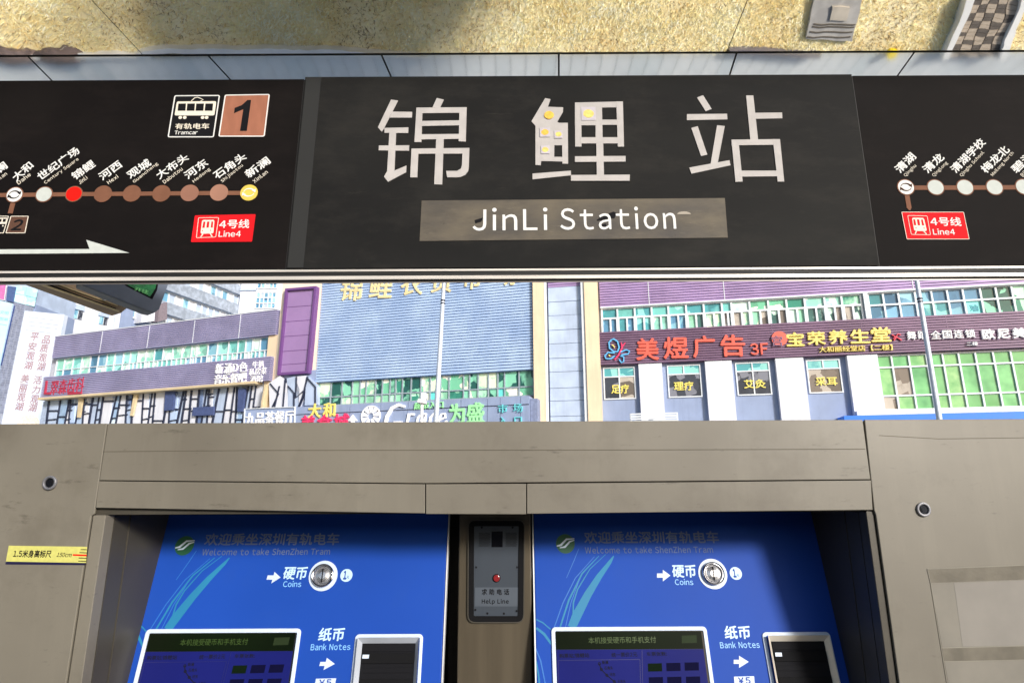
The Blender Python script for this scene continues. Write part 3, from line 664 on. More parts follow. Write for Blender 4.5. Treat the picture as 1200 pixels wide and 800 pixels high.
def line4(par, zf, quad, icon, t1, t2, h1, h2, rim):
    o4 = rq(SP, zl(zf, *quad), 1.2, D1); b = MB(); b.prism(SP, o4, D0, D1); o = obj('line_badge', b, m_badgered, par, label='red Line4 badge')
    if rim: b = MB(); b.ring(SP, o4, inset(o4, .6*pscale(SP, *zf(*quad[0]))), D1, D1+.0004); obj('badge_outline', b, m_cream, o)
    q = rq(SP, zl(zf, *icon), 1.6, D1); b = MB(); b.ring(SP, q, inset(q, .6*pscale(SP, *zf(*quad[0]))), D1, D1+.0005); obj('icon_outline', b, m_cream, o)
    def I(u, v):
        a = lerp(icon[0], icon[1], u); c = lerp(icon[3], icon[2], u); return zf(*lerp(a, c, v))
    b = MB(); b.prism(SP, rq(SP, [I(.2, .12), I(.8, .12), I(.84, .8), I(.2, .8)], 2.2, D1), D1, D1+.0006)
    b.spx(SP, [I(.32, .8), I(.22, .95)], 1.2, D1, D1+.0007); b.spx(SP, [I(.68, .8), I(.8, .95)], 1.2, D1, D1+.0007); obj('train_icon', b, m_cream, o)
    b = MB(); b.pp(SP, [I(.27, .2), I(.36, .2), I(.36, .5), I(.25, .5)], D1+.0006, D1+.001); b.pp(SP, [I(.45, .2), I(.56, .2), I(.56, .5), I(.45, .5)], D1+.0006, D1+.001)
    b.pp(SP, [I(.66, .2), I(.74, .2), I(.76, .5), I(.66, .5)], D1+.0006, D1+.001)
    for u in (.3, .7): b.disc(SP, SP.px(*I(u, .66)), .0013, D1+.0006, D1+.001, 8)
    obj('train_icon_window', b, m_badgered, o)
    text(SP, '4号线', zf(*t1[0]), zf(*t1[1]), h1, m_white, o, D1, D1+.0006, bold=.022); text(SP, 'Line4', zf(*t2[0]), zf(*t2[1]), h2, m_white, o, D1, D1+.0006, bold=.018)
zf = Z(0, 160, 3.4286)
line4(lb, zf, [(783, 317), (1027, 312), (1012, 422), (767, 424)], [(797, 326), (880, 325), (868, 405), (788, 408)], ((882, 352), (1001, 350)), ((879, 391), (967, 390)), 10.8, 7.4, False)
# right board
zf = Z(1000, 150, 4.4444)
b = MB(); b.spx(SP, [(1061, 220), (1130, 219.9), (1199, 219.5), (1400, 218.5)], 5.6, D0, D1); obj('route_line', b, m_brown, rb)
rd = [(1061.2, 219.7), (1096, 219.8), (1130.5, 219.8), (1165, 219.7), (1199.3, 219.3)]
o = dotpart(rb, rd[0], 9.2, m_white, m_brown, 'white transfer stop dot'); transfer(o, rd[0], mat('dark_brown_print', S(70, 44, 34), .75, spec=.12))
for c in rd[1:]: dotpart(rb, c, 9.2, m_dotw, m_brown)
for s, e, a, q, c2, d in (('清湖', 'Qinghu', (228, 222), (312, 140), (268, 250), (325, 195)), ('清龙', 'Qinglong', (372, 222), (460, 143), (416, 250), (488, 180)),
 ('清湖学校', 'Qinghu School', (518, 222), (674, 65), (560, 250), (678, 125)), ('梅龙北', 'Meilong North', (676, 222), (800, 103), (722, 248), (832, 128)), ('碧澜', 'Bilan', (834, 222), (928, 133), (876, 248), (920, 205))):
    text(SP, s, zf(*a), zf(*q), 10.6, m_white, rb, D0, D1, bold=.022, name='station_name'); text(SP, e, zf(*c2), zf(*d), 5, m_cream, rb, D0, D1, bold=.01, name='station_name', gap=.04)
b = MB(); b.spx(SP, zl(zf, (280, 352), (291, 415), (294, 428)), [5.6, 5.6, 1.5], D0, D1); obj('branch_line', b, m_brown, rb)
line4(rb, zf, [(250, 437), (575, 437), (605, 580), (278, 580)], [(281, 455), (385, 457), (403, 558), (300, 556)], ((402, 486), (560, 488)), ((415, 540), (528, 540)), 10.8, 7.4, True)

# ------------------------------------------------------------------ ticket machine housing
HY = 1.35
HP = Pl((0, HY, 0), (1, 0, 0), (0, 0, 1))
hz = HP.px(600, 494)[1]
hs = thing('ticket_housing', 'beige steel wall housing framing two blue ticket machines', 'machine housing', (0, 1.9, 0))
def hpoly(pts, d0, d1, name, m=None, bevel=.0012, **k):
    b = MB(); b.pp(HP, pts, d0, d1); return obj(name, b, m or m_steel, hs, bevel=bevel, **k)
def xa(px, py): return HP.px(px, py)[0]
zl_ = HP.px(600, 601.5)[1]              # underside of the lintel
XL = at_y(129, 600, HY+.012).x; XR = at_y(1011, 600, HY+.012).x
# body behind
b = MB()
b.box(-1.30, XL-.006, HY+.005, HY+.75, .0, hz-.002); b.box(XR+.006, 1.30, HY+.005, HY+.75, 0, hz-.002)
b.box(XL-.006, XR+.006, HY+.005, HY+.75, zl_+.002, hz-.003)
b.box(XL-.006, XR+.006, HY+.42, HY+.75, 0, zl_+.002)
b.box(XL-.006, XR+.006, HY+.06, HY+.42, 0, .62)
obj('carcass', b, m_steel_dk, hs)
TH = .006
sL0, sL1 = xa(128, 497), xa(114.5, 593); sR0, sR1 = xa(1010, 493), xa(1021, 597)
g = .0012
b = MB(); b.prism(HP, [(-1.30, 0), (xa(110, 597)-.0, 0), (xa(110, 597), zl_), (sL1-g, zl_+.004), (sL0-g, hz), (-1.30, hz)], 0, TH); obj('side_panel', b, m_steel, hs, bevel=.0015)
b = MB(); b.prism(HP, [(1.30, 0), (xa(1024, 600), 0), (xa(1024, 600), zl_-.006), (sR1+g*2, zl_+.004), (sR0+g*2, hz), (1.30, hz)], 0, TH+.001); obj('side_panel', b, m_steel, hs, bevel=.0015)
zc = HP.px(120, 563)[1]; zc2 = HP.px(500, 566.5)[1]; zc3 = HP.px(1019, 562)[1]
b = MB(); b.prism(HP, [(xa(118, 563)+g, zc+.001), (xa(500, 566), zc2+.001), (xa(1019, 562)-g, zc3+.001), (sR0-g, hz), (sL0+g, hz)], 0, TH); obj('lintel_panel', b, m_steel, hs, bevel=.001)
zl1 = HP.px(114, 594.5)[1]; zl2 = HP.px(498, 601)[1]; zl3 = HP.px(617, 601.5)[1]; zl4 = HP.px(1021, 597)[1]
b = MB(); b.prism(HP, [(sL1+g, zl1), (xa(498.5, 600), zl2), (xa(498.5, 567), zc2-.001), (xa(118, 563)+g, zc-.001)], 0, TH+.0015); obj('lintel_lower_panel', b, m_steel, hs, bevel=.001)
b = MB(); b.prism(HP, [(xa(499.8, 600), zl2-.0012), (xa(616.3, 600), zl3-.001), (xa(616.3, 567), zc2-.001), (xa(499.8, 567), zc2-.001)], 0, TH+.003); obj('lintel_lower_panel', b, m_steel, hs, bevel=.001)
b = MB(); b.prism(HP, [(xa(617.4, 600), zl3), (sR1-g, zl4), (xa(1019, 562)-g, zc3-.001), (xa(617.4, 567), zc2-.001)], 0, TH+.0015); obj('lintel_lower_panel', b, m_steel, hs, bevel=.001)
b = MB(); b.spx(HP, [(121, 529), (300, 527.5), (700, 527), (1014, 526)], .7, TH, TH+.0003); obj('crease', b, mat('crease', S(84, 78, 67), .6, spec=.1), hs)
b = MB(); b.spx(HP, [(1030, 510), (1100, 514), (1260, 512)], .6, TH, TH+.0012); obj('crease', b, MATS['crease'], hs)
# trims and reveals
for s, x0_, x1_, nm in ((-1, xa(110, 597)+.001, XL, 'left'), (1, XR, xa(1024, 600)-.001, 'right')):
    b = MB(); b.box(min(x0_, x1_), max(x0_, x1_), HY-.001, HY+.030, .0, zl_+.001); obj('edge_trim', b, m_steel if s < 0 else m_steel_dk, hs, bevel=.0012)
for X, s in ((XL, -1), (XR, 1)):
    b = MB(); xx = sorted((X-s*.0, X+s*.005)); b.box(xx[0], xx[1], HY+.032, HY+.085, .0, zl_-.002); obj('reveal_panel', b, m_steel_dk, hs)
    xx = sorted((X-s*.0015, X+s*.005)); b = MB(); b.box(xx[0], xx[1], HY+.0866, HY+.42, .0, zl_-.002); obj('reveal_panel', b, m_steel_dk, hs)
b = MB(); b.box(XL+.002, XR-.002, HY+.012, HY+.42, zl_+.0005, zl_+.0055); obj('soffit_panel', b, m_steel_dk, hs)
# centre pillar
PY = HY+.20
PP = Pl((0, PY, 0), (1, 0, 0), (0, 0, 1))
pa0 = PP.px(537.5, 660)[0]; pa1 = PP.px(622.5, 660)[0]
b = MB(); b.box(pa0, pa1, PY, PY+.25, 0, zl_-.004); obj('centre_pillar', b, mat('brushed_brown_steel', S(94, 85, 70), .35, .35, .12, 4, stretch=(6, 1, .4)), hs, bevel=.003)
# locks
def lock(c, lab):
    t = thing('lock', lab, 'lock', tuple(HP.w(*HP.px(*c), TH)), 'round locks on the housing'); k = pscale(HP, *c); c0 = HP.px(*c)
    b = MB(); circ = lambda r: [(c0[0]+r*k*math.cos(i*math.pi/14), c0[1]+r*k*math.sin(i*math.pi/14)) for i in range(28)]
    b.ring(HP, circ(8.2), circ(5.4), TH, TH+.006); obj('lock_ring', b, mat('worn_chrome', (.30, .30, .32), .35, .6, .1, 60), t, bevel=.0018)
    b = MB(); b.prism(HP, circ(5.2), TH, TH+.003); o = obj('lock_barrel', b, mat('lock_barrel_dark', S(52, 54, 60), .25, .8), t, bevel=.001)
    b = MB(); b.spx(HP, [(c[0]-1.6, c[1]-3), (c[0]+1.6, c[1]+3)], 2.4, TH+.003, TH+.0036); obj('keyhole', b, m_ink, t)
lock((62, 565.5), 'round chrome lock above the yellow height sticker'); lock((1079, 596.5), 'round chrome lock right of the opening, above the paper remnants')
# height sticker
t = thing('height_sticker', 'yellow 150cm height ruler sticker on the left steel panel', 'sticker', tuple(HP.w(*HP.px(55, 650), TH)))
zf = Z(0, 630, 10.909)
b = MB(); b.pp(HP, zl(zf, (112, 98), (1112, 112), (1098, 318), (75, 300)), TH, TH+.0006); obj('sticker_face', b, m_stick, t)
b = MB(); b.pp(HP, zl(zf, (75, 300), (1098, 318), (1080, 346), (68, 337)), TH, TH+.0007); obj('sticker_border', b, m_navy, t)
text(HP, '1.5米身高标尺', zf(172, 200), zf(655, 204), 8.0, m_ink, t, TH+.0006, TH+.001, bold=.03, name='lettering')
text(HP, '150cm', zf(730, 213), zf(915, 218), 4.6, m_ink, t, TH+.0006, TH+.001, bold=.02, it=.2, name='lettering')
b = MB(); b.spx(HP, zl(zf, (930, 216), (1106, 222)), 1.8, TH+.0006, TH+.001); obj('red_line', b, m_red, t)
for a, q in (((1030, 147), (1110, 149)), ((1015, 185), (1108, 189)), ((1005, 255), (1104, 258)), ((1000, 294), (1100, 298))):
    b = MB(); b.spx(HP, zl(zf, a, q), .8, TH+.0006, TH+.001); obj('ruler_tick', b, m_ink, t)
# paper remnants
t = thing('notice_remnant', 'faded paper notice remnants with old tape on right steel panel', 'notice', tuple(HP.w(*HP.px(1150, 700), TH)))
zf = Z(950, 480, 2.5); e = TH+.001
b = MB(); b.pp(HP, zl(zf, (352, 506), (720, 492), (735, 700), (386, 697)), e, e+.0004); obj('paper', b, m_paper, t)
b = MB(); b.pp(HP, zl(zf, (420, 506), (720, 494), (735, 690), (445, 692)), e+.0004, e+.0007); obj('paper', b, mat('paper_residue_light', S(138, 133, 125, .84), .6, 0, .06, 12), t)
b = MB(); b.pp(HP, zl(zf, (392, 737), (735, 730), (755, 1000), (440, 1000)), e, e+.0004); obj('paper', b, m_paper, t)
b = MB(); b.pp(HP, zl(zf, (342, 467), (720, 452), (722, 494), (352, 508)), e, e+.0009); obj('tape_strip', b, m_tapeb, t)
b = MB(); b.pp(HP, zl(zf, (385, 697), (735, 688), (738, 729), (391, 737)), e, e+.0009); obj('tape_strip', b, m_tapeb, t)
for pts in ([(342, 466), (720, 451)], [(342, 466), (352, 508), (400, 800)], [(352, 508), (720, 494)], [(385, 697), (735, 688)], [(391, 737), (738, 729)]):
    b = MB(); b.spx(HP, zl(zf, *pts), .8, e, e+.0011); obj('tape_edge', b, mat('tape_edge', S(126, 121, 109), .5), t)

# ------------------------------------------------------------------ ticket machines
TILT = math.radians(14)
MY = at_y(600, 603, HY+.245).y
mz0 = at_y(600, 603, MY).z
MP = Pl((0, MY, mz0), (1, 0, 0), (0, math.sin(TILT), math.cos(TILT)))
smudges(m_blue, [(7, (1, 1, 1), .5, .8, (.02, .07, .33), .5), (55, (.4, 1, 2.2), .66, .76, (.045, .11, .40), .4)])
t = thing('ticket_machine', 'right blue ticket machine beside the help phone, its note slot framed in cream', 'ticket machine', (.5, MY-.1, .62), 'blue ticket machines')
tm = t
aL = MP.px(627, 700)[0]; aR = MP.px(985.5, 700)[0]
b = MB(); b.rect(MP, aL, aR, -.92, .03, -.03, 0); obj('front_panel', b, m_blue, t, bevel=.003)
b = MB(); vs = [MP.w(aL+.012, -.9, -.031), MP.w(aR-.012, -.9, -.031), MP.w(aR-.012, 0.0, -.031), MP.w(aL+.012, 0.0, -.031)]
vs2 = [Vector((v.x, HY+.418, v.z)) for v in vs]; b.add(vs+vs2, [(0, 1, 2, 3), (4, 7, 6, 5), (0, 4, 5, 1), (1, 5, 6, 2), (2, 6, 7, 3), (3, 7, 4, 0)]); obj('cabinet', b, m_rubber, t)
for a in (aL-.0035, aR+.0005):
    b = MB(); b.rect(MP, a, a+.003, -.92, .03, -.02, .002); obj('side_trim', b, mat('polished_edge', (.8, .8, .8), .35, .3), t)
e0, e1 = .0, .0006
z5 = Z(610, 590, 3.8083); z6 = Z(780, 590, 3.8083)
c = MP.px(*z5(200, 178)); k = pscale(MP, *z5(200, 178))/3.8083
b = MB(); b.disc(MP, c, 42*k, e0, e1, 28); o = obj('logo', b, mat('logo_green', S(20, 84, 56), .5), t)
b = MB(); b.spx(MP, zl(z5, (162, 188), (180, 184), (205, 158), (240, 155)), [1.2, 2.4, 2.2, .8], e1, e1+.0004); b.spx(MP, zl(z5, (175, 196), (198, 192), (220, 168), (240, 162)), [.8, 2.2, 2, .8], e1, e1+.0005); obj('logo_mark', b, m_bezel, o)
text(MP, '欢迎乘坐深圳有轨电车', z5(285, 150), z5(883, 148), 13.2, mat('print_grey_white', S(104, 118, 148), .7, spec=.1), t, e0, e1, bold=.02)
text(MP, 'Welcome to take ShenZhen Tram', z5(288, 206), z5(858, 203), 7.4, MATS['print_grey_white'], t, e0, e1, bold=.012, gap=.05)
def arrow(pts, m=m_bezel): b = MB(); b.pp(MP, pts, e0, e1); obj('arrow', b, m, t)
arrow(zl(z5, (609, 310), (635, 310), (635, 294), (669, 319), (635, 346), (635, 329), (609, 329)))
text(MP, '硬币', z5(678, 300), z5(781, 300), 13.4, m_pale, t, e0, e1, bold=.025, it=.06); text(MP, 'Coins', z5(689, 348), z5(770, 348), 6.6, m_lblue, t, e0, e1, bold=.01)
# coin inlet
c = MP.px(*z6(210, 312)); k = pscale(MP, *z6(210, 312))/3.8083
circ = lambda r, c=c, k=k: [(c[0]+r*k*math.cos(i*math.pi/18), c[1]+r*k*math.sin(i*math.pi/18)) for i in range(36)]
b = MB(); b.ring(MP, circ(64), circ(49), e0, .0012); coin = obj('coin_inlet', b, m_bezel, t)
b = MB(); b.ring(MP, circ(50), circ(41), e0, .009); obj('inlet_ring', b, m_chrome, coin, bevel=.0025)
b = MB(); n = 36; vs = [MP.w(*p, .001) for p in circ(41)]+[MP.w(*p, .006) for p in circ(30)]+[MP.w(*p, .008) for p in circ(15)]+[MP.w(*circ(0.01)[0], .0085)]
b.add(vs, [(i, (i+1) % n, n+(i+1) % n, n+i) for i in range(n)]+[(n+i, n+(i+1) % n, 2*n+(i+1) % n, 2*n+i) for i in range(n)]+[(2*n+i, 2*n+(i+1) % n, 3*n) for i in range(n)]); obj('inlet_dome', b, mat('dark_chrome', (.72, .72, .74), .24, .85), coin)
b = MB(); b.stroke(MP, [(c[0], c[1]-28*k), (c[0], c[1]+28*k)], 4*k, .006, .0095); obj('coin_slot', b, m_ink, coin)
c2_ = MP.px(*z6(313, 310)); b = MB(); b.disc(MP, c2_, 27*k, e0, e1, 24); o = obj('coin_value', b, m_pale, t)
text(MP, '1', z6(301, 309), z6(314, 309), 8.6, m_blue, o, e1, e1+.0004, bold=.05, name='numeral'); text(MP, '元', z6(317, 318), z6(328, 318), 3, m_blue, o, e1, e1+.0004, bold=.02)
# swooshes
for pts, wd, m in (([(228, 552), (250, 500), (300, 405), (350, 325), (400, 258), (416, 232)], [9.5, 11, 9, 7, 4, 1.2], m_cyan), ([(150, 552), (190, 440), (245, 330), (330, 235)], [1, 1.2, 1, .6], m_cyan2), ([(176, 552), (215, 430), (275, 310), (350, 232)], [1.8, 2.2, 1.8, .8], m_cyan), ([(234, 500), (236, 440), (255, 380), (310, 290), (380, 225)], [1.4, 1.8, 1.6, 1, .6], m_cyan),
  ([(200, 552), (225, 440), (262, 340)], [.8, 1, .8], m_cyan2), ([(205, 330), (240, 250), (260, 200)], [.6, .8, .5], m_cyan2), ([(70, 515), (100, 530), (135, 560)], [1.4, 1.4, 1.2], m_cyan), ([(70, 553), (105, 580), (138, 625)], [2.6, 3, 2.6], m_cyan), ([(66, 640), (90, 700), (112, 810)], [1.2, 1.6, 1.2], m_cyan2), ([(70, 700), (80, 760), (86, 820)], [1.5, 2, 2], m_cyan)):
    b = MB(); b.spx(MP, zl(z5, *pts), wd, e0, e1-.0002+random.uniform(0, .00012)); obj('swoosh', b, m, t)
# screen
z7 = Z(640, 720, 5.4545)
mpb = lambda x, y, d=0: MP.px(*z7(x, y), d)
sx0 = mpb(32, 85)[0]; sx1 = mpb(1020, 66)[0]; st = mpb(500, 76)[1]; sb = st-.30
k7 = pscale(MP, *z7(500, 90))/5.4545
outer = []
def rr_ab(a0, a1, b0, b1, r, n=5):
    out = []
    for cx, cy, s0 in ((a1-r, b1-r, 0), (a0+r, b1-r, 90), (a0+r, b0+r, 180), (a1-r, b0+r, 270)):
        for i in range(n+1):
            t_ = math.radians(s0+90*i/n); out.append((cx+r*math.cos(t_), cy+r*math.sin(t_)))
    return out
bz = 24*k7
b = MB(); b.ring(MP, rr_ab(sx0, sx1, sb, st, 26*k7), rr_ab(sx0+bz, sx1-bz, sb+bz, st-bz, 8*k7), e0, .004); scr = obj('screen_bezel', b, m_bezel, t, bevel=.001)
b = MB(); b.rect(MP, sx0+bz, sx1-bz, sb+bz, st-bz, .0001, .0012); obj('screen_glass', b, m_scrb, t, label='black screen edge')
ix0 = sx0+bz+4*k7; ix1 = sx1-bz-12*k7
hb = mpb(300, 220)[1]
b = MB(); b.rect(MP, ix0, ix1, hb, st-bz-4*k7, .0012, .0016); hd = obj('screen_header', b, m_scrh, t)
b = MB(); b.rect(MP, ix0, ix1, sb+bz+.004, hb-.0005, .0012, .0016); scn = obj('screen_display', b, m_scr, t)
s0, s1 = .0016, .002
text(MP, '本机接受硬币和手机支付', z7(270, 163), z7(702, 157), 6.8, m_scrt, hd, s0, s1)
b = MB(); b.pp(MP, zl(z7, (866, 132), (962, 129), (964, 178), (868, 181)), s0, s1); hb_ = obj('header_button', b, mat('header_button', S(48, 62, 38, .7), .5, emit=.05, spec=.06), hd)
for s, a, q, h in (('购票站:锦鲤站', (85, 262), (275, 257), 4.6), ('统一票价2元', (418, 256), (582, 251), 4.8), ('车票张数:', (642, 250), (772, 248), 4.2)):
    text(MP, s, z7(*a), z7(*q), h, m_ink, scn, s0, s1, bold=.015)
b = MB()
for pts in ([(613, 225), (618, 480)], [(78, 290), (600, 284)], [(78, 290), (82, 480)], [(600, 284), (604, 480)]): b.spx(MP, zl(z7, *pts), .5, s0, s1)
obj('screen_rule', b, mat('screen_rule', S(24, 26, 90), .3), scn)
b = MB(); pts = [(340, 312), (352, 347), (388, 385), (435, 425), (480, 465), (520, 500)]; b.spx(MP, zl(z7, *pts), 1, s0, s1)
for p in pts[:4]:
    kk = 9*k7; c0 = mpb(*p); b.ring(MP, [(c0[0]+kk*math.cos(i*.5236), c0[1]+kk*math.sin(i*.5236)) for i in range(12)], [(c0[0]+kk*.55*math.cos(i*.5236), c0[1]+kk*.55*math.sin(i*.5236)) for i in range(12)], s0, s1+.0002)
obj('screen_route', b, m_ink, scn)
for s, a, q in (('新澜', (358, 303), (396, 302)), ('石角头', (372, 339), (427, 338)), ('河东', (406, 380), (443, 380)), ('大布头', (456, 425), (508, 424))): text(MP, s, z7(*a), z7(*q), 3.6, m_ink, scn, s0, s1, bold=.02)
for x, y, m in ((650, 310, m_scrg), (768, 307, m_scrd), (885, 304, m_scrd), (656, 398, m_scrd), (774, 396, m_scrd), (894, 394, m_scrd)):
    b = MB(); b.pp(MP, zl(z7, (x, y), (x+90, y-2), (x+92, y+50), (x+2, y+52)), s0, s1); obj('screen_button', b, m, scn)
# bank notes
text(MP, '纸币', z6(264, 573), z6(376, 572), 13.6, m_pale, t, e0, e1, bold=.025, it=.06); text(MP, 'Bank Notes', z6(243, 629), z6(419, 627), 6.8, m_lblue, t, e0, e1, bold=.01, gap=.03)
arrow(zl(z6, (304, 695), (328, 695), (328, 677), (371, 704), (328, 731), (328, 713), (304, 713)))
b = MB(); b.pp(MP, zl(z6, (305, 770), (395, 768), (402, 860), (312, 862)), e0, e1); o = obj('note_value', b, m_bezel, t); text(MP, '¥5', z6(325, 788), z6(378, 787), 6.4, m_blue, o, e1, e1+.0004, bold=.03)
n0 = MP.px(*z6(427, 572)); n1 = MP.px(*z6(728, 566)); nb = MP.px(*z6(600, 793))[1]
k6 = k; a0, a1, b1_, b0_ = n0[0], n1[0], n0[1], nb-.016
b = MB(); b.ring(MP, rr_ab(a0, a1, b0_, b1_, 18*k6), rr_ab(a0+16*k6, a1-14*k6, b0_+14*k6, b1_-14*k6, 6*k6), e0, .003); ns = obj('note_slot_frame', b, m_bezel, t, bevel=.001)
# bevelled inner frame
A0, A1, B0, B1 = a0+16*k6, a1-14*k6, b0_+14*k6, b1_-14*k6; I0, I1, J0, J1 = A0+17*k6, A1-17*k6, B0+8*k6, B1-22*k6
q1 = [MP.w(A0, B0, .0025), MP.w(A1, B0, .0025), MP.w(A1, B1, .0025), MP.w(A0, B1, .0025)]; q2 = [MP.w(I0, J0, -.012), MP.w(I1, J0, -.012), MP.w(I1, J1, -.012), MP.w(I0, J1, -.012)]
b = MB(); b.add([v+MP.n*.012 for v in q1]+[v+MP.n*.0125 for v in q2], [(i, (i+1) % 4, 4+(i+1) % 4, 4+i) for i in range(4)]); nbv = obj('note_slot_bevel', b, m_bezel2, t)
b = MB(); b.rect(MP, I0-.001, I1+.001, J0-.001, J1+.001, .0, .0006); nm = obj('note_mouth', b, m_ink, t)
for f0, f1, dd, m in ((.80, .98, .0022, m_ink), (.52, .76, .0040, m_rubber), (.30, .42, .0022, m_ink), (.02, .16, .0034, m_rubber)):
    b = MB(); b.rect(MP, I0+.002, I1-.002, J0+(J1-J0)*f0, J0+(J1-J0)*f1, .0006, dd); obj('mouth_rib', b, m, nm, bevel=.001)
b = MB(); b.pp(MP, zl(z6, (489, 663), (518, 663), (520, 680), (491, 680)), .004, .0046); obj('note_icon', b, m_bezel, nm)
# the second machine: a copy, one pitch to the left
ca = MP.px(*z6(210, 312)); cb = MP.px(378.5, 677)
dx = ca[0]-cb[0]
def copy_tree(o, parent=None):
    c = o.copy(); link(c, parent)
    for ch in list(o.children): copy_tree(ch, c)
    return c
t2 = copy_tree(tm); t2.location.x -= dx; t2['label'] = 'left blue ticket machine near the height sticker, its note slot framed in silver'
for ch in t2.children:
    if ch.name.startswith('note_slot_bevel'):
        ch.data = ch.data.copy(); ch.data.materials[0] = mat('bezel_silver', S(188, 194, 204), .4, .1)

# ------------------------------------------------------------------ help phone
t = thing('help_phone', 'grey Help Line intercom panel with red button between the ticket machines', 'intercom', tuple(PP.w(*PP.px(582, 728))))
zf = Z(530, 590, 5.3333)
q = rq(PP, zl(zf, (98, 98), (455, 98), (450, 742), (95, 742)), 9, 0); qi = inset(q, 1.0*pscale(PP, 580, 660))
b = MB(); b.ring(PP, q, inset(q, 1.2*pscale(PP, 580, 660)), 0, .006); obj('outer_rim', b, m_steel_dk, t)
b = MB(); b.ring(PP, qi, inset(qi, 6.4*pscale(PP, 580, 660)), 0, .005); obj('rubber_surround', b, m_rubber, t, bevel=.001)
b = MB(); b.prism(PP, rq(PP, zl(zf, (132, 130), (425, 130), (420, 716), (128, 716)), 2.5, 0), 0, .003); obj('faceplate', b, m_plate, t, bevel=.0006)
b = MB(); b.pp(PP, zl(zf, (246, 172), (315, 172), (315, 270), (245, 270)), .003, .0036); obj('camera_window', b, m_scrb, t)
for x0_ in (165, 332):
    b = MB()
    for i in range(9):
        for j in range(11):
            c = PP.px(*zf(x0_+4+i*7.6+(3.8 if j % 2 else 0), 182+j*8)); b.disc(PP, c, .0011, .003, .0034, 6)
    obj('speaker_grille', b, m_ink, t)
k = pscale(PP, 582, 676)
b = MB(); b.disc(PP, PP.px(*zf(277, 462)), 4.6*k, .003, .0048, 24); obj('button_ring', b, m_rubber, t)
b = MB(); b.disc(PP, PP.px(*zf(277, 462)), 3.8*k, .0048, .008, 24); obj('call_button', b, m_btn, t, bevel=.0015)
b = MB(); b.pp(PP, zl(zf, (142, 522), (412, 522), (410, 640), (140, 640)), .003, .0035); o = obj('label_plate', b, mat('phone_label', S(72, 80, 90), .6), t)
text(PP, '求助电话', zf(185, 550), zf(355, 550), 6.4, m_ink, o, .0035, .004, bold=.03, gap=.35); text(PP, 'Help Line', zf(185, 612), zf(352, 612), 6.2, m_ink, o, .0035, .004, bold=.03, gap=.08)
for x, y in ((185, 147), (377, 147), (150, 395), (405, 395), (145, 660), (402, 667), (220, 682), (323, 683)):
    b = MB(); b.disc(PP, PP.px(*zf(x, y)), 1.2*k, .003, .0042, 10); obj('screw', b, m_ink, t)

# ------------------------------------------------------------------ shopping centre
for m_ in (m_wallw, m_wallg, m_walll, m_creamw):       # rain streaks and grime
    c_ = m_.node_tree.nodes['Color Ramp'].color_ramp.elements[0].color
    smudges(m_, [(1.2, (2.2, 2.2, .22), .5, .75, (c_[0]*.72, c_[1]*.73, c_[2]*.76), .5), (3, (1, 1, 1), .58, .75, (c_[0]*.7, c_[1]*.7, c_[2]*.7), .35)])
for m_ in (m_purp, m_purp2, m_lilacw, m_bluel):
    c_ = m_.node_tree.nodes['Color Ramp'].color_ramp.elements[1].color
    smudges(m_, [(.5, (1, 1, .6), .48, .7, (min(1, c_[0]*1.25+.03), min(1, c_[1]*1.25+.03), min(1, c_[2]*1.2+.03)), .5), (2.5, (1, 1, 2), .55, .75, (c_[0]*.6, c_[1]*.6, c_[2]*.65), .4)])
def bplane(px, py, y, deg):
    o = at_y(px, py, y); r = math.radians(deg); return Pl((o.x, o.y, 0), (math.cos(r), -math.sin(r), 0), (0, 0, 1))
FP = bplane(665, 400, 38, 10.6)
p = FP.w(FP.px(641, 400)[0], 0); CP = Pl((p.x, p.y, 0), (math.cos(math.radians(16.3)), -math.sin(math.radians(16.3)), 0), (0, 0, 1))
p = CP.w(CP.px(329, 400)[0], 0); LP = Pl((p.x, p.y, 0), (math.cos(math.radians(19.4)), -math.sin(math.radians(19.4)), 0), (0, 0, 1))
def base_of(pl, px): return tuple(pl.w(pl.px(px, 400)[0], 0))
mall = thing('shopping_centre', 'long shopping centre with violet louvre bands across the street', 'building', base_of(FP, 900))
wing = thing('shop_wing', 'low lilac louvred shop wing left of the cream column', 'building', base_of(LP, 200))
def louvres(pl, x0_, y0_, x1_, bt, bb, step, m, parent, d=.12, name='louvre_slats', back=None):
    """horizontal slats from pixel column x0_ to x1_ between heights"""
    a0 = x0_; a1 = x1_; b = MB(); z = bb
    while z < bt-step*.3:
        b.prism(pl, [(a0, z), (a1, z), (a1, z+step*.72), (a0, z+step*.72)], d*.4, d); z += step
    obj(name, b, m, parent, kind='stuff')
    b = MB(); b.rect(pl, a0-.02, a1+.02, bb-.03, bt+.03, -.1, d*.4); return obj(name.replace('slats', 'backing'), b, back or m, parent)
def bz_(pl, x, y): return pl.px(x, y)[1]
def aa(pl, x, y): return pl.px(x, y)[0]
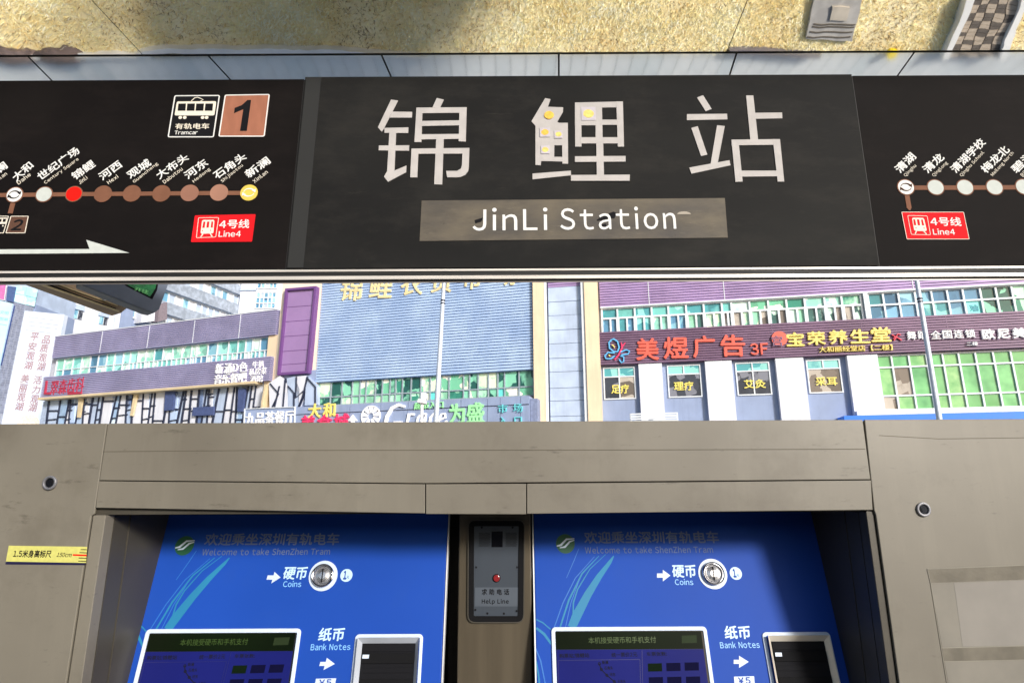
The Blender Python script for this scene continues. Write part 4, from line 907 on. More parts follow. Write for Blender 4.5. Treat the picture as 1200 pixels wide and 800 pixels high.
def frame_grid(parent, pl, xs, yb_, zs, fw, d0, d1, mf, glasses, gd=(.03, .05), skip=(), rows_x=None, pname='window', seed=1):
    """a glazed strip: one frame mesh, every pane its own object"""
    rr = random.Random(seed)
    b = MB(); a0, a1 = xs[0], xs[-1]
    for z in zs: b.rect(pl, a0-fw/2, a1+fw/2, z-fw/2, z+fw/2, d0, d1)
    for r in range(len(zs)-1):
        X = rows_x[r] if rows_x else xs
        for x in X: b.rect(pl, x-fw/2, x+fw/2, zs[r]+fw/2, zs[r+1]-fw/2, d0, d1)
    w = obj(pname, b, mf, parent)
    for r in range(len(zs)-1):
        X = rows_x[r] if rows_x else xs
        for i in range(len(X)-1):
            b = MB(); b.rect(pl, X[i]+.01, X[i+1]-.01, zs[r]+.01, zs[r+1]-.01, *gd)
            g_ = glasses(i, r, rr) if callable(glasses) else rr.choice(glasses)
            obj('pane', b, g_, w)
    return w
# bodies
aR_ = aa(FP, 1700, 400)
b = MB(); b.rect(FP, aa(FP, 641, 400), aR_, FZ, 18, -16, -.1); obj('wall', b, m_wallw, mall)
b = MB(); b.rect(CP, aa(CP, 329, 400), aa(CP, 641, 400), FZ, 18, -14, -.1); obj('wall', b, mat('centre_wall', S(214, 205, 190), .8), mall, label='cream centre wall')
# --- right section
A = lambda x, y=400: aa(FP, x, y)
z_lt = 18; z_l0 = bz_(FP, 705, 361.2); z_w0 = bz_(FP, 705, 391.5); z_s0 = bz_(FP, 705, 429.3)
louvres(FP, A(703, 345), 0, aR_, 17.5, z_l0, .17, m_purp, mall, .25)
b = MB(); b.rect(FP, A(703, 345), aR_, z_l0-.08, z_l0, .0, .32); obj('ledge', b, m_frame, mall)
xs_t = [705.5, 723.7, 744, 763.8, 783.4, 804.3, 825, 846.4, 857.6, 879, 901, 922.5, 944, 967.5, 987.8, 1010.7]
z_tr = bz_(FP, 705, 374.3)
X1 = [A(x, 370) for x in xs_t]
X0 = []
for i in range(len(X1)-1): X0 += [X1[i], (X1[i]+X1[i+1])/2+.03]
X0.append(X1[-1])
def gl1(i, r, rr):
    if r == 1: return rr.choice([G_teal[0], G_teal[0], G_teal[1], G_teal[2]]) if i < 8 else rr.choice([G_teal[1], G_rand[3], G_teal[1], G_rand[0]])
    j = i//2
    return rr.choice([G_teal[3], G_teal[2]]) if j in (0, 1, 2, 4) else rr.choice([G_teal[0], G_teal[1]]) if j == 3 else rr.choice([G_teal[4], G_rand[1], G_dark[1]])
frame_grid(mall, FP, X1, 0, [z_w0+.03, z_tr, z_l0-.09], .11, .05, .16, m_frame, gl1, rows_x=[X0, X1])
for x in X1[1:-1]:
    b = MB(); b.rect(FP, x-.1, x+.1, z_w0+.08, z_tr-.05, .05, .19); obj('window_post', b, m_frame, mall)
b = MB(); b.rect(FP, A(1010.5, 355), A(1015.5, 355), z_w0, z_l0-.08, .0, .3); obj('pilaster', b, m_frame, mall, label='slim white mullion post')
xs_t = [1016, 1034, 1052, 1071.5, 1091, 1109.6, 1128, 1148.5, 1167, 1186, 1205, 1225, 1245]
X1 = [A(x, 350) for x in xs_t]
def gl2(i, r, rr):
    if i >= 9: return rr.choice([G_rand[0], G_rand[3], G_teal[1]])
    if i == 6 and r == 0: return mat('poster_cyan', S(110, 220, 215), .4, 0, .05, 2)
    if i in (7, 8): return G_rand[2]
    return rr.choice([G_blue[0], G_teal[3], G_blue[1], G_teal[2]])
frame_grid(mall, FP, X1, 0, [z_w0+.03, bz_(FP, 1034, 358), z_l0-.09], .10, .05, .16, m_frame, gl2, seed=4)
for x in (848, 1069, 760):
    b = MB(); b.rect(FP, A(x, 345)-.02, A(x, 345)+.02, z_l0, 17.4, .2, .27); obj('louvre_joint', b, m_frame, mall)
for x in (790, 905, 1010, 1110):
    b = MB(); b.rect(FP, A(x, 410)-.015, A(x, 410)+.015, z_s0+.05, z_w0-.03, .3, .455); obj('fascia_joint', b, m_purp2, mall)
# sign fascia
louvres(FP, A(703, 410), 0, aR_, z_w0, z_s0+.03, .15, m_purp2, mall, .45, name='fascia_slats')
# lower storey: blue-grey cladding with white pilasters
z_g = FZ
b = MB(); b.rect(FP, A(705, 450), A(1003, 450), z_g, z_s0, -.1, .02); obj('cladding', b, m_wallg, mall)
for x0_, x1_ in ((749.5, 777), (827.5, 859), (910.5, 943.5), (995, 1031)):
    b = MB(); b.rect(FP, A(x0_, 455), A(x1_, 455), z_g, z_s0-.01, .02, .35); obj('pilaster', b, m_wallw, mall)
for i, (x0_, x1_, yt, ym, yb2, word) in enumerate(((707.5, 744, 430, 441.5, 468.3, '足疗'), (782.6, 821.2, 427.3, 438.5, 466, '理疗'), (863, 902.5, 424.2, 434.8, 463.5, '艾灸'), (946.8, 985.8, 421, 432, 461, '采耳'))):
    X = [A(x0_+.5, 447), A((x0_+x1_)/2, 447), A(x1_, 447)]; xm = (x0_+x1_)/2
    zs = [bz_(FP, xm, yb2-1), bz_(FP, xm, ym), bz_(FP, xm, yt+1)]
    frame_grid(mall, FP, X, 0, zs, .07, .03, .1, m_frame, lambda i_, r, rr: (G_teal[2] if r else rr.choice(G_dark)) , seed=20+i, rows_x=[[X[0], X[2]] if i % 2 else X, X])
    wx = ((716.5, 737), (790, 812.5), (872, 897), (956, 981))[i]; wy = (455.5, 452, 449.5, 446.5)[i]
    tt = thing('window_lettering', 'yellow %s lettering on the %s window under the fascia' % (word, ('leftmost', 'second', 'third', 'fourth')[i]), 'window sign', tuple(FP.w(*FP.px((wx[0]+wx[1])/2, wy+6), .11)), 'yellow window lettering')
    text(FP, word, (wx[0], wy+.3), (wx[1], wy-.3), 10.5, m_winyel, tt, .10, .13, bold=.02, name='character', each=True)
# big green window
z_t = z_s0-.06
def yat(y): return bz_(FP, 1045, y)
X1 = [A(x, 445) for x in (1027.5, 1047.5, 1068, 1089, 1108, 1127, 1147, 1168, 1189, 1210, 1232, 1254)]
def gl3(i, r, rr): return G_dark[1] if (i, r) in ((0, 0), (1, 1)) else rr.choice(G_green)
frame_grid(mall, FP, X1, 0, [yat(480.5), yat(464), yat(430.6), z_t], .09, .05, .14, m_frame, gl3, seed=9)
b = MB(); b.rect(FP, A(1001, 487), aR_, yat(488), yat(481.5), 0, .5); obj('ledge', b, m_wallw, mall)
b = MB(); b.rect(FP, A(981, 490), aR_, yat(499), yat(488.3), 0, 1.2); obj('awning', b, m_blueroof, mall, label='bright blue awning strip')
# --- central shaft
b = MB(); b.rect(FP, A(687, 400)-.0, A(703, 400), z_g, 18, -.1, .55); obj('column', b, m_creamw, mall)
b = MB(); b.rect(FP, A(626.5, 400), A(639.3, 400), z_g, 18, -.1, .55); obj('column', b, m_creamw, mall)
for x0_, x1_ in ((639.6, 642.2), (683, 686.6)):
    b = MB(); b.rect(FP, A(x0_, 400), A(x1_, 400), z_g, 18, -.1, .45); obj('shaft_frame', b, m_frame, mall)
b = MB(); b.rect(FP, A(642.3, 400), A(643.3, 400), z_g, 18, -.1, .2); obj('shadow_gap', b, m_dframe, mall)
ys = [337, 354, 370, 387, 403, 420, 436, 455, 470, 488, 505, 522]
a0, a1 = A(643.6, 400), A(682.8, 400)
for i in range(len(ys)-1):
    b = MB(); b.rect(FP, a0, a1, bz_(FP, 662, ys[i+1])+.03, bz_(FP, 662, ys[i])-.0, .0, .12+random.uniform(0, .03)); obj('stone_panel', b, m_walll, mall)
b = MB(); b.rect(FP, a0, a1, FZ, bz_(FP, 662, 522), -.05, .1); obj('stone_base', b, m_walll, mall)
louvres(FP, a0, 0, a1, 17.5, bz_(FP, 662, 336.5), .17, m_purp, mall, .15)
# --- centre section
Ac = lambda x, y=400: aa(CP, x, y)
zc0 = bz_(CP, 500, 441); zcw = bz_(CP, 500, 469.5)
louvres(CP, Ac(377.5, 390), 0, Ac(626, 390), 17.5, zc0, .195, m_bluel, mall, .4, back=mat('louvre_shadow', S(140, 166, 212, .95), .6))
b = MB(); b.rect(CP, Ac(329, 400), Ac(377, 400), z_g, 18, -.1, .35); obj('column', b, mat('pale_cream_render', S(244, 230, 214, .92), .8, 0, .04, .5), mall)
xs_c = [374, 389, 402, 414, 423, 430, 441, 449, 458, 464.5, 472.5, 482.6, 494, 505, 517, 527, 544, 551, 561, 573, 584, 592, 609, 626]
X1 = [Ac(x, 455) for x in xs_c]
frame_grid(mall, CP, X1, 0, [zcw, bz_(CP, 500, 459.5), zc0], .08, .05, .14, mat('window_frame_grey', S(150, 165, 175), .5), lambda i, r, rr: mat('poster_cyan', (0,0,0)) if (i, r) in ((20, 0), (13, 0)) else rr.choice(G_rand), seed=13)
# wall below the left part
b = MB(); b.rect(CP, Ac(329, 460), Ac(373, 460), z_g, bz_(CP, 350, 436), .35, .4); obj('cladding', b, m_wallg, mall)
rr = random.Random(3)
for poly, m in (([(315, 449), (328, 440), (338, 452), (337, 478), (316, 478)], m_wallw), ([(336, 443), (345, 441), (351, 456), (350, 477), (338, 477)], m_walll), ([(346, 441), (358, 440), (357, 458), (350, 476)], m_wallw), ([(359, 440), (372, 452), (372, 474), (357, 475)], m_walll)):
    b = MB(); b.pp(CP, poly, .4, .7); obj('angled_panel', b, m, mall)
for pts in ([(316, 449), (326, 461), (318, 478)], [(327, 452), (321, 478)], [(334, 443), (331, 478)], [(337, 452), (344, 460), (344, 477)], [(347, 441), (346, 466), (355, 458)], [(360, 441), (354, 465), (349, 477)], [(360, 443), (369, 453), (369, 474)]):
    b = MB(); b.spx(CP, pts, .85, .6, .8); obj('dark_strut', b, m_dframe, mall)
# violet framed panel
q = [(334, 338), (370.5, 335), (361, 437), (324.5, 439.5)]
b = MB(); b.pp(CP, q, .35, .6); vp = obj('violet_panel', b, m_magenta, mall, label='tall violet framed panel')
k = pscale(CP, 350, 390); qa = [CP.px(*p_, .8) for p_ in q]
b = MB(); b.ring(CP, qa, inset([*qa], 3.0*k*0+.0) if False else [lerp(qa[i], ((qa[0][0]+qa[2][0])/2, (qa[0][1]+qa[2][1])/2), .11) for i in range(4)], .35, .8)
# even-width frame
fx = .17
qi = [(qa[0][0]+fx, qa[0][1]-fx), (qa[1][0]-fx, qa[1][1]-fx), (qa[2][0]-fx, qa[2][1]+fx), (qa[3][0]+fx, qa[3][1]+fx)]
b = MB(); b.ring(CP, qa, qi, .35, .8); obj('panel_frame', b, m_magenta2, vp)
for f in (.2, .38, .56, .74, .9):
    b = MB(); p0 = lerp(qi[0], qi[3], f); p1 = lerp(qi[1], qi[2], f); b.stroke(CP, [p0, p1], .03, .6, .62); obj('panel_joint', b, m_magenta2, vp)
# --- base sign band in front of the centre
BPl = CP.shift(1.6)
Ab = lambda x, y=480: aa(BPl, x, y)
ztop = bz_(BPl, 500, 469.3)
band = thing('sign_band', 'blue-grey cladding band carrying the Grace and market signs', 'facade band', base_of(BPl, 480))
xsb = [288, 346, 374, 410, 446, 478, 540, 571, 586, 610, 620]
for i in range(len(xsb)-1):
    b = MB(); b.rect(BPl, Ab(xsb[i])+.015, Ab(xsb[i+1])-.015, z_g, ztop, -1.4, 0); obj('cladding_panel', b, m_wallg, band)
b = MB(); b.rect(BPl, Ab(347), Ab(620), ztop-.55, ztop-.5, 0, .02); obj('cladding_joint', b, m_dframe, band)
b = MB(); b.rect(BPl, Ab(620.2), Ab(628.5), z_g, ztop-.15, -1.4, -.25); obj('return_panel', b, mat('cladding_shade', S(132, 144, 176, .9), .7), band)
def shop(name, lab, pl, px, py, cat='shop sign', group=None): return thing(name, lab, cat, tuple(pl.w(*pl.px(px, py))), group)
def shoptext(t_, pl, s, p0, p1, h, m, d=.0, th=.12, bold=.03, it=0, gap=0, each=True): return text(pl, s, p0, p1, h, m, t_, d, d+th, bold=bold*.6, name='character', each=each, it=it, gap=gap)
t = shop('shop_sign', 'white five character tea restaurant sign in a pale frame', BPl, 316, 495)
q = [(286, 478.5), (345.5, 476), (345, 500), (285, 502)]
b = MB(); qa = [BPl.px(*p_, .1) for p_ in q]; b.ring(BPl, qa, [(qa[0][0]+.05, qa[0][1]-.05), (qa[1][0]-.05, qa[1][1]-.05), (qa[2][0]-.05, qa[2][1]), (qa[3][0]+.05, qa[3][1])], 0, .1); obj('sign_frame', b, m_frame, t)
shoptext(t, BPl, '九品茶餐厅', (287, 491.5), (344, 488), 13.5, m_signwhite, bold=.01)
t = shop('shop_sign', 'yellow two character sign reading Dahe above pink characters', BPl, 377, 480); shoptext(t, BPl, '大和', (361, 481.5), (392, 479.5), 14.5, m_signyel, bold=.035, gap=.15)
t = shop('shop_sign', 'pink red characters half hidden at the housing edge', BPl, 380, 495); shoptext(t, BPl, '美食城', (352, 496.5), (408, 494), 17, m_signpink, bold=.035, gap=.1)
t = shop('arrow_sign', 'white upward arrow on the blue-grey band', BPl, 413, 495)
b = MB(); b.pp(BPl, [(413, 485.5), (418.5, 493), (415, 493), (415, 502), (411, 502), (411, 493), (407.5, 493)], 0, .1); obj('arrow', b, m_signwhite, t)
t = shop('shop_sign', 'round white shell emblem left of the Grace lettering', BPl, 435, 490)
c = BPl.px(435, 487.5); k = pscale(BPl, 435, 487)
for i in range(9):
    a_ = math.radians(-60+i*37.5-90+30); a_ = math.radians(-65+i*38.7)
    p0 = (c[0]+3.4*k*math.cos(a_), c[1]+3.4*k*math.sin(a_)); p1 = (c[0]+9.6*k*math.cos(a_), c[1]+9.6*k*math.sin(a_))
    b = MB(); b.stroke(BPl, [p0, p1], [1.6*k, 4.8*k], 0, .1); obj('shell_ray', b, m_signwhite, t)
circ_ = lambda r: [(c[0]+r*k*math.cos(i*math.pi/16), c[1]+r*k*math.sin(i*math.pi/16)) for i in range(32)]
b = MB(); b.ring(BPl, circ_(11.2), circ_(10.2), 0, .1); obj('ring', b, m_signwhite, t)
t = shop('shop_sign', 'large white slanted script lettering Grace with thick capital G', BPl, 487, 495)
b = MB(); b.spx(BPl, [(474, 476), (467, 474), (459, 478), (453, 488), (450.5, 500), (456, 508), (466, 503), (470, 494), (461, 494.5)], [2.2, 3.4, 3.8, 3.6, 3.4, 3, 2.8, 2.4, 2], 0, .14); obj('character', b, m_signwhite, t)
b = MB(); b.spx(BPl, [(479, 484), (476, 498)], 2.4, 0, .13); b.spx(BPl, [(478, 488), (481, 485), (485, 485)], 2.2, 0, .14); obj('character', b, m_signwhite, t)
b = MB(); b.spx(BPl, [(499, 485), (494, 484.5), (489.5, 489), (488, 495), (491, 498), (495, 495), (499, 485), (497, 496), (500, 497)], 2.1, 0, .13); obj('character', b, m_signwhite, t)
b = MB(); b.spx(BPl, [(512.5, 486), (508, 484.5), (504, 489), (503, 495), (506.5, 498), (511, 495.5)], 2.2, 0, .13); obj('character', b, m_signwhite, t)
b = MB(); b.spx(BPl, [(515, 491.5), (521.5, 489), (521, 484.5), (517, 485), (514, 490), (514, 495.5), (518, 497.5), (523.5, 493)], 2.1, 0, .13); obj('character', b, m_signwhite, t)
t = shop('shop_sign', 'mint green two character sign right of the Grace lettering', BPl, 546, 495); shoptext(t, BPl, '为盛', (526, 485), (566.5, 483), 22, m_signgreen, bold=.045)
t = shop('shop_sign', 'small green four character entrance sign above the Grace lettering', BPl, 502, 478); shoptext(t, BPl, '超市入口', (485, 475.5), (519, 473.5), 7.4, m_signgreen, bold=.03, each=True)
t = shop('shop_sign', 'pale cyan market entrance sign in two rows at the band end', BPl, 598, 495); shoptext(t, BPl, '市场', (583.5, 478.7), (612, 477.3), 9.6, m_signcyan, gap=.5, bold=.015); shoptext(t, BPl, '入口', (584, 493), (611, 492), 9, m_signcyan, gap=.6, bold=.015)
# gold letters on the louvres
t = shop('shop_sign', 'big gold characters on the blue louvres, cut off by the station sign', CP, 480, 340)
for ch, x0_, x1_, y0_, y1_ in (('锦', 399, 424, 323, 351), ('鲤', 433, 459.5, 320.5, 348), ('农', 470, 495.5, 318, 345), ('贸', 506, 529, 315, 342), ('市', 543, 564, 312, 338.5), ('场', 583, 605, 309, 334)):
    shoptext(t, CP, ch, (x0_, (y0_+y1_)/2), (x1_, (y0_+y1_)/2-.6), y1_-y0_, m_signgold, d=.4, th=.08, bold=.02)
# --- fascia signs
d_ = .45
t = shop('shop_sign', 'blue butterfly emblem with red body at the left fascia end', FP, 723, 425)
zf = Z(690, 320, 4.4444)
def st(pts, w, m, nm='emblem_stroke'): b = MB(); b.spx(FP, zl(zf, *pts), w, d_, d_+.12+random.uniform(0, .01)); obj(nm, b, m, t)
st([(120, 345), (105, 360), (108, 390), (130, 408), (150, 408), (158, 385), (150, 355), (130, 342), (118, 346)], 1.6, m_signblue)
st([(135, 415), (100, 412), (83, 430), (90, 445), (115, 445), (135, 430)], 1.5, m_signblue); st([(165, 410), (195, 398), (212, 405), (205, 420), (170, 425)], 1.4, m_signblue)
st([(165, 430), (182, 435), (182, 460), (170, 465), (158, 448)], 1.4, m_signblue); st([(135, 450), (155, 425), (170, 395), (180, 370)], 1.5, m_signpink); st([(172, 385), (168, 360)], .9, m_signpink); st([(176, 380), (190, 362)], .9, m_signpink)
st([(120, 372), (130, 378), (134, 388)], 1.2, m_signyel); st([(104, 425), (112, 432)], 1.3, m_signyel)
t = shop('shop_sign', 'large salmon red four character sign followed by 3F', FP, 810, 420)
for ch, x0_, x1_, y0_, y1_ in (('美', 746, 771.5, 396, 422), ('煜', 778, 806, 394.5, 420.5), ('广', 812.5, 837.5, 393, 419.5), ('告', 845, 872.7, 391.6, 418)): shoptext(t, FP, ch, (x0_, (y0_+y1_)/2), (x1_, (y0_+y1_)/2-.4), y1_-y0_, m_signred, d=d_, bold=.04)
shoptext(t, FP, '3F', (879.5, 409), (900, 408.2), 14, m_signred, d=d_, bold=.035, gap=.05)
t = shop('shop_sign', 'round salmon red seal emblem left of yellow characters', FP, 911, 407); b = MB(); c = FP.px(911, 399); k = pscale(FP, 911, 399); b.disc(FP, c, 9.2*k, d_, d_+.1, 28); obj('disc', b, m_signred, t)
b = MB(); text(FP, '宫', (904.5, 399.4), (917, 399), 13, m_purp2, t, d_+.1, d_+.13, bold=.01, name='character')
t = shop('shop_sign', 'yellow five character wellness hall sign on the plum fascia', FP, 983, 405)
for ch, x0_, x1_, y0_, y1_ in (('宝', 922, 942, 389, 406), ('荣', 946.5, 967, 387.8, 404.8), ('养', 971.5, 993, 386.2, 403.6), ('生', 997, 1019, 385.2, 402.8), ('堂', 1021.5, 1043.5, 382.6, 401)): shoptext(t, FP, ch, (x0_, (y0_+y1_)/2), (x1_, (y0_+y1_)/2-.4), y1_-y0_, m_signyel, d=d_, bold=.045)
t = shop('shop_sign', 'small yellow branch name line under the yellow wellness sign', FP, 1003, 411); shoptext(t, FP, '大和丽经堂店【二楼】', (960, 409.3), (1046, 406.6), 7.4, m_signyel, d=d_, bold=.02)
t = shop('shop_sign', 'small red dancing figure emblem right of the wellness sign', FP, 1051, 398)
b = MB(); b.spx(FP, [(1045.5, 392), (1049, 394), (1053, 396), (1057, 398.5)], 1.3, d_, d_+.1); b.spx(FP, [(1048, 398.5), (1050.5, 395), (1052, 391), (1056, 392)], 1.2, d_, d_+.11); b.spx(FP, [(1050, 394), (1047, 396.5)], 1, d_, d_+.12); obj('figure', b, mat('sign_crimson', S(205, 40, 70), .5), t)
t = shop('shop_sign', 'white chain store dance sign crossed by the lamp pole', FP, 1103, 396)
for s, x0_, x1_, y in (('舞', 1063, 1073.5, 392.8), ('蹈', 1076, 1085.5, 392.3), ('全', 1091, 1103, 392), ('国', 1105, 1115.5, 391.6), ('连', 1118, 1129, 391), ('锁', 1131.5, 1143, 390.5)): shoptext(t, FP, s, (x0_, y+.2), (x1_, y-.1), 11, m_signwhite, d=d_, bold=.02)
t = shop('shop_sign', 'tiny white second floor note under the chain store sign', FP, 1139, 404); shoptext(t, FP, '二楼', (1133, 402.7), (1146, 402.3), 5, m_signwhite, d=d_, bold=.02)
t = shop('shop_sign', 'bold white three character sign at the right fascia end', FP, 1175, 397); shoptext(t, FP, '欧尼美', (1151.5, 391.5), (1202, 389.5), 13.5, m_signwhite, d=d_, bold=.045, gap=.12)
t = shop('window_poster', 'cyan poster with teal lettering behind the upper right window', FP, 1142, 370, 'poster'); text(FP, '瑜', (1137, 361), (1147, 360.6), 9, mat('poster_teal', S(40, 150, 165), .5), t, .055, .07, bold=.03, name='character')
text(FP, '美', (1137, 368.6), (1141, 368.5), 3.4, MATS['poster_teal'], t, .055, .07, name='character')

# ------------------------------------------------------------------ left wing
Al = lambda x, y=420: aa(LP, x, y)
zt = bz_(LP, 200, 380.6); zb = bz_(LP, 200, 406.8); zw = bz_(LP, 200, 431.5); zs_ = bz_(LP, 200, 456.5)
b = MB(); b.rect(LP, Al(60, 420), Al(329), FZ, zt-.1, -12, -.1); obj('wall', b, mat('wing_wall', S(196, 200, 214, .9), .8), wing)
louvres(LP, Al(70, 405), 0, Al(329, 380), zt, zb, .16, m_lilacw, wing, .5)
b = MB(); b.rect(LP, Al(70, 405), Al(329, 380), zt, zt+.06, -.1, .55); obj('parapet_cap', b, m_frame, wing)
xs_l = [x for x in (68, 77, 87, 97, 107, 116, 126, 135, 145, 153, 162, 171, 181, 191, 202, 213, 224, 230, 243, 254, 267, 278, 287, 295, 304, 316)]
X1 = [Al(x, 425) for x in xs_l]; X0 = []
for i in range(len(X1)-1): X0 += [X1[i]] + ([(X1[i]+X1[i+1])/2] if i > 8 else [])
X0.append(X1[-1])
frame_grid(wing, LP, X1, 0, [zw+.03, bz_(LP, 200, 421.5), zb-.03], .065, .05, .14, m_frame, lambda i, r, rr: rr.choice(G_teal[:4]+[G_blue[0], G_teal[0], G_teal[1]]), rows_x=[X0, X1], seed=31)
for x in (127, 181, 233, 286):
    b = MB(); b.rect(LP, Al(x, 390)-.02, Al(x, 390)+.02, zb, zt-.02, .4, .515); obj('louvre_joint', b, m_frame, wing)
b = MB(); b.rect(LP, Al(317, 405), Al(329), z_g, zb, -.1, .3); obj('column', b, m_creamw, wing)
louvres(LP, Al(59, 455), 0, Al(324, 430), zw, zs_, .15, m_lilacw, wing, .7, name='fascia_slats')
b = MB(); b.rect(LP, Al(58, 465), Al(309, 450), zs_-.2, zs_-.02, .0, .9); obj('ledge', b, m_beige, wing)
# slanted strip glazing under the fascia
z0 = FZ
b = MB(); b.rect(LP, Al(50, 480), Al(312, 465), z0, zs_-.2, -.1, .05); obj('glazed_front', b, mat('glazed_front', S(176, 192, 220, .9), .3), wing)
rr = random.Random(12); x = 54.0
while x < 300:
    w_ = rr.choice([5.5, 7, 9, 12]); sl_ = rr.uniform(-3, 5); yt = 466-(x-50)*.072
    q = [(x+sl_+4, yt), (x+w_+sl_+4, yt-.3), (x+w_-1, 502), (x-1, 502)]
    m = rr.choice([m_wallw, m_wallw, m_wallw, m_wallw, m_walll, glassmat('glass_pale_blue', (160, 188, 222), (206, 222, 240)), glassmat('glass_slate', (110, 130, 170), (170, 190, 220))])
    b = MB(); b.pp(LP, [(q[0][0]+.6, q[0][1]), (q[1][0]-.4, q[1][1]), (q[2][0]-.4, q[2][1]), (q[3][0]+.6, q[3][1])], .05, .12); pn = obj('slanted_pane', b, m, wing)
    b = MB(); b.spx(LP, [q[0], q[3]], rr.choice([.8, 1.0, 1.5]), .05, .22)
    ycut = rr.uniform(yt+8, 495); f = (ycut-yt)/(502-yt); b.spx(LP, [(lerp(q[0], q[3], f)), lerp(q[1], q[2], f)], 1.1, .05, .22)
    if rr.random() < .5:
        f2 = min(.97, f+.3); b.spx(LP, [lerp(q[0], q[3], f2), lerp(q[1], q[2], f2-.03)], .9, .05, .21)
    obj('dark_mullion', b, m_dframe, wing)
    x += w_
for q in ([(92, 465.5), (97, 465), (93, 489), (90, 489)], [(157, 461), (161, 460.5), (155, 487), (152, 487)]): b = MB(); b.pp(LP, q, .2, .35); obj('tan_post', b, m_beige, wing)
b = MB(); b.spx(LP, [(311, 450), (307, 470), (304, 500)], 1.8, .3, .9); obj('tan_post', b, m_beige, wing)
for q in ([(194, 453), (205, 452), (202, 480), (192, 481)], [(279, 455), (287, 454.5), (284, 482), (278, 482)], [(226, 477), (250, 476), (249, 486), (225, 487)]):
    b = MB(); b.pp(LP, q, .2, .4); obj('dark_banner', b, mat('dark_blue_banner', S(70, 84, 128), .6), wing)
d_ = .7
t = shop('shop_sign', 'red four character dental clinic sign with corner bracket', LP, 77, 460); shoptext(t, LP, '翠森齿科', (59, 454.5), (98, 450), 12, mat('sign_deep_red', S(176, 50, 76), .5), d=d_, th=.05, bold=0)
b = MB(); b.spx(LP, [(54, 446), (52, 461), (59, 460.5)], [1.4, 2, 2], d_, d_+.1); b.spx(LP, [(79, 461), (95, 460)], 1.6, d_, d_+.1); obj('bracket', b, MATS['sign_deep_red'], t)
t = shop('shop_sign', 'white music restaurant bar sign, lower bold row of characters', LP, 270, 447); shoptext(t, LP, '音乐餐吧', (250.5, 445), (288, 441.5), 9.6, m_signwhite, d=d_, bold=0)
t = shop('shop_sign', 'thin white script row above the music bar sign', LP, 270, 437); shoptext(t, LP, '新涌D色', (252, 432), (289, 429.5), 9.5, m_signwhite, d=d_, bold=0, gap=.1)
t = shop('shop_sign', 'small white three row menu sign right of the music bar sign', LP, 302, 447)
for s, p0, p1 in (('牛扒', (295.5, 427.5), (309, 426)), ('私房菜', (291.5, 435.8), (312, 434)), ('酒馆', (293, 444), (307.5, 443))): shoptext(t, LP, s, p0, p1, 6.6, m_signwhite, d=d_, bold=0, th=.06)

# ------------------------------------------------------------------ buildings behind on the left
phi = math.radians(18.6)
def sideplane(px, py, y): o = at_y(px, py, y); return Pl((o.x, o.y, 0), (math.sin(phi), math.cos(phi), 0), (0, 0, 1))
WP = sideplane(100, 365, 76)
t = thing('apartment_block', 'white apartment block with small paired windows behind the shop wing', 'building', base_of(WP, 100))
b = MB(); b.rect(WP, aa(WP, -20, 365), aa(WP, 142, 365), FZ, 34, -12, 0); obj('wall', b, m_wallw, t)
b = MB(); b.rect(WP, aa(WP, 143, 365), aa(WP, 164, 365), FZ, bz_(WP, 155, 356), -14, -1.2); obj('wall', b, m_wallg, t)
zf = Z(0, 320, 4.4444)
for q, hd in (([(308, 158), (352, 168), (344, 220), (298, 210)], [(308, 138), (357, 150), (353, 168), (305, 157)]), ([(384, 185), (438, 200), (428, 244), (375, 232)], [(388, 160), (443, 172), (440, 198), (384, 184)]), ([(518, 222), (566, 235), (560, 272), (512, 264)], [(520, 203), (572, 215), (568, 232), (518, 220)])):
    b = MB(); b.pp(WP, zl(zf, *q), 0, .08); w_ = obj('window', b, m_frame, t)
    q0 = zl(zf, *q)
    for s0_, s1_, m in ((.08, .47, G_blue[0]), (.55, .93, G_dark[0])):
        qq = [lerp(q0[0], q0[1], s0_), lerp(q0[0], q0[1], s1_), lerp(q0[3], q0[2], s1_), lerp(q0[3], q0[2], s0_)]
        b = MB(); b.pp(WP, qq, .08, .12); obj('pane', b, m, w_)
    b = MB(); b.pp(WP, zl(zf, *hd), 0, .3); obj('window_hood', b, m_walll, t)
for x, y in ((205, 110), (205, 130)):
    b = MB(); b.pp(WP, zl(zf, (x-6, y-8), (x+14, y-6), (x+12, y+12), (x-8, y+10)), 0, .5); obj('air_conditioner', b, m_walll, t)
for x in (313, 345, 600):
    b = MB(); b.spx(WP, zl(zf, (x, 215), (x-14, 330)), .35, 0, .1); obj('drain_pipe', b, m_walll, t)
for q, m, nm in (([(166, 366), (170, 361), (182, 362), (181, 376), (166, 378)], m_wallw, 'parapet'), ([(187, 356), (196, 354), (196, 374), (185, 377)], mat('roof_brick', S(128, 118, 128), .8), 'stair_tower')):
    b = MB(); pl_ = WP.shift(-2); b.pp(pl_, q, -4, 0); obj(nm, b, m, t)
TP = sideplane(240, 350, 98)
t = thing('hotel_tower', 'pale tower with stacked balcony bands behind the shop wing', 'building', base_of(TP, 240))
b = MB(); b.rect(TP, aa(TP, 150, 350), aa(TP, 279.5, 345), FZ, 50, -14, 0); obj('wall', b, m_wallg, t)
zref = [bz_(TP, 240, y) for y in (298, 309, 320, 331.5, 344.5, 358, 371, 384, 397)]
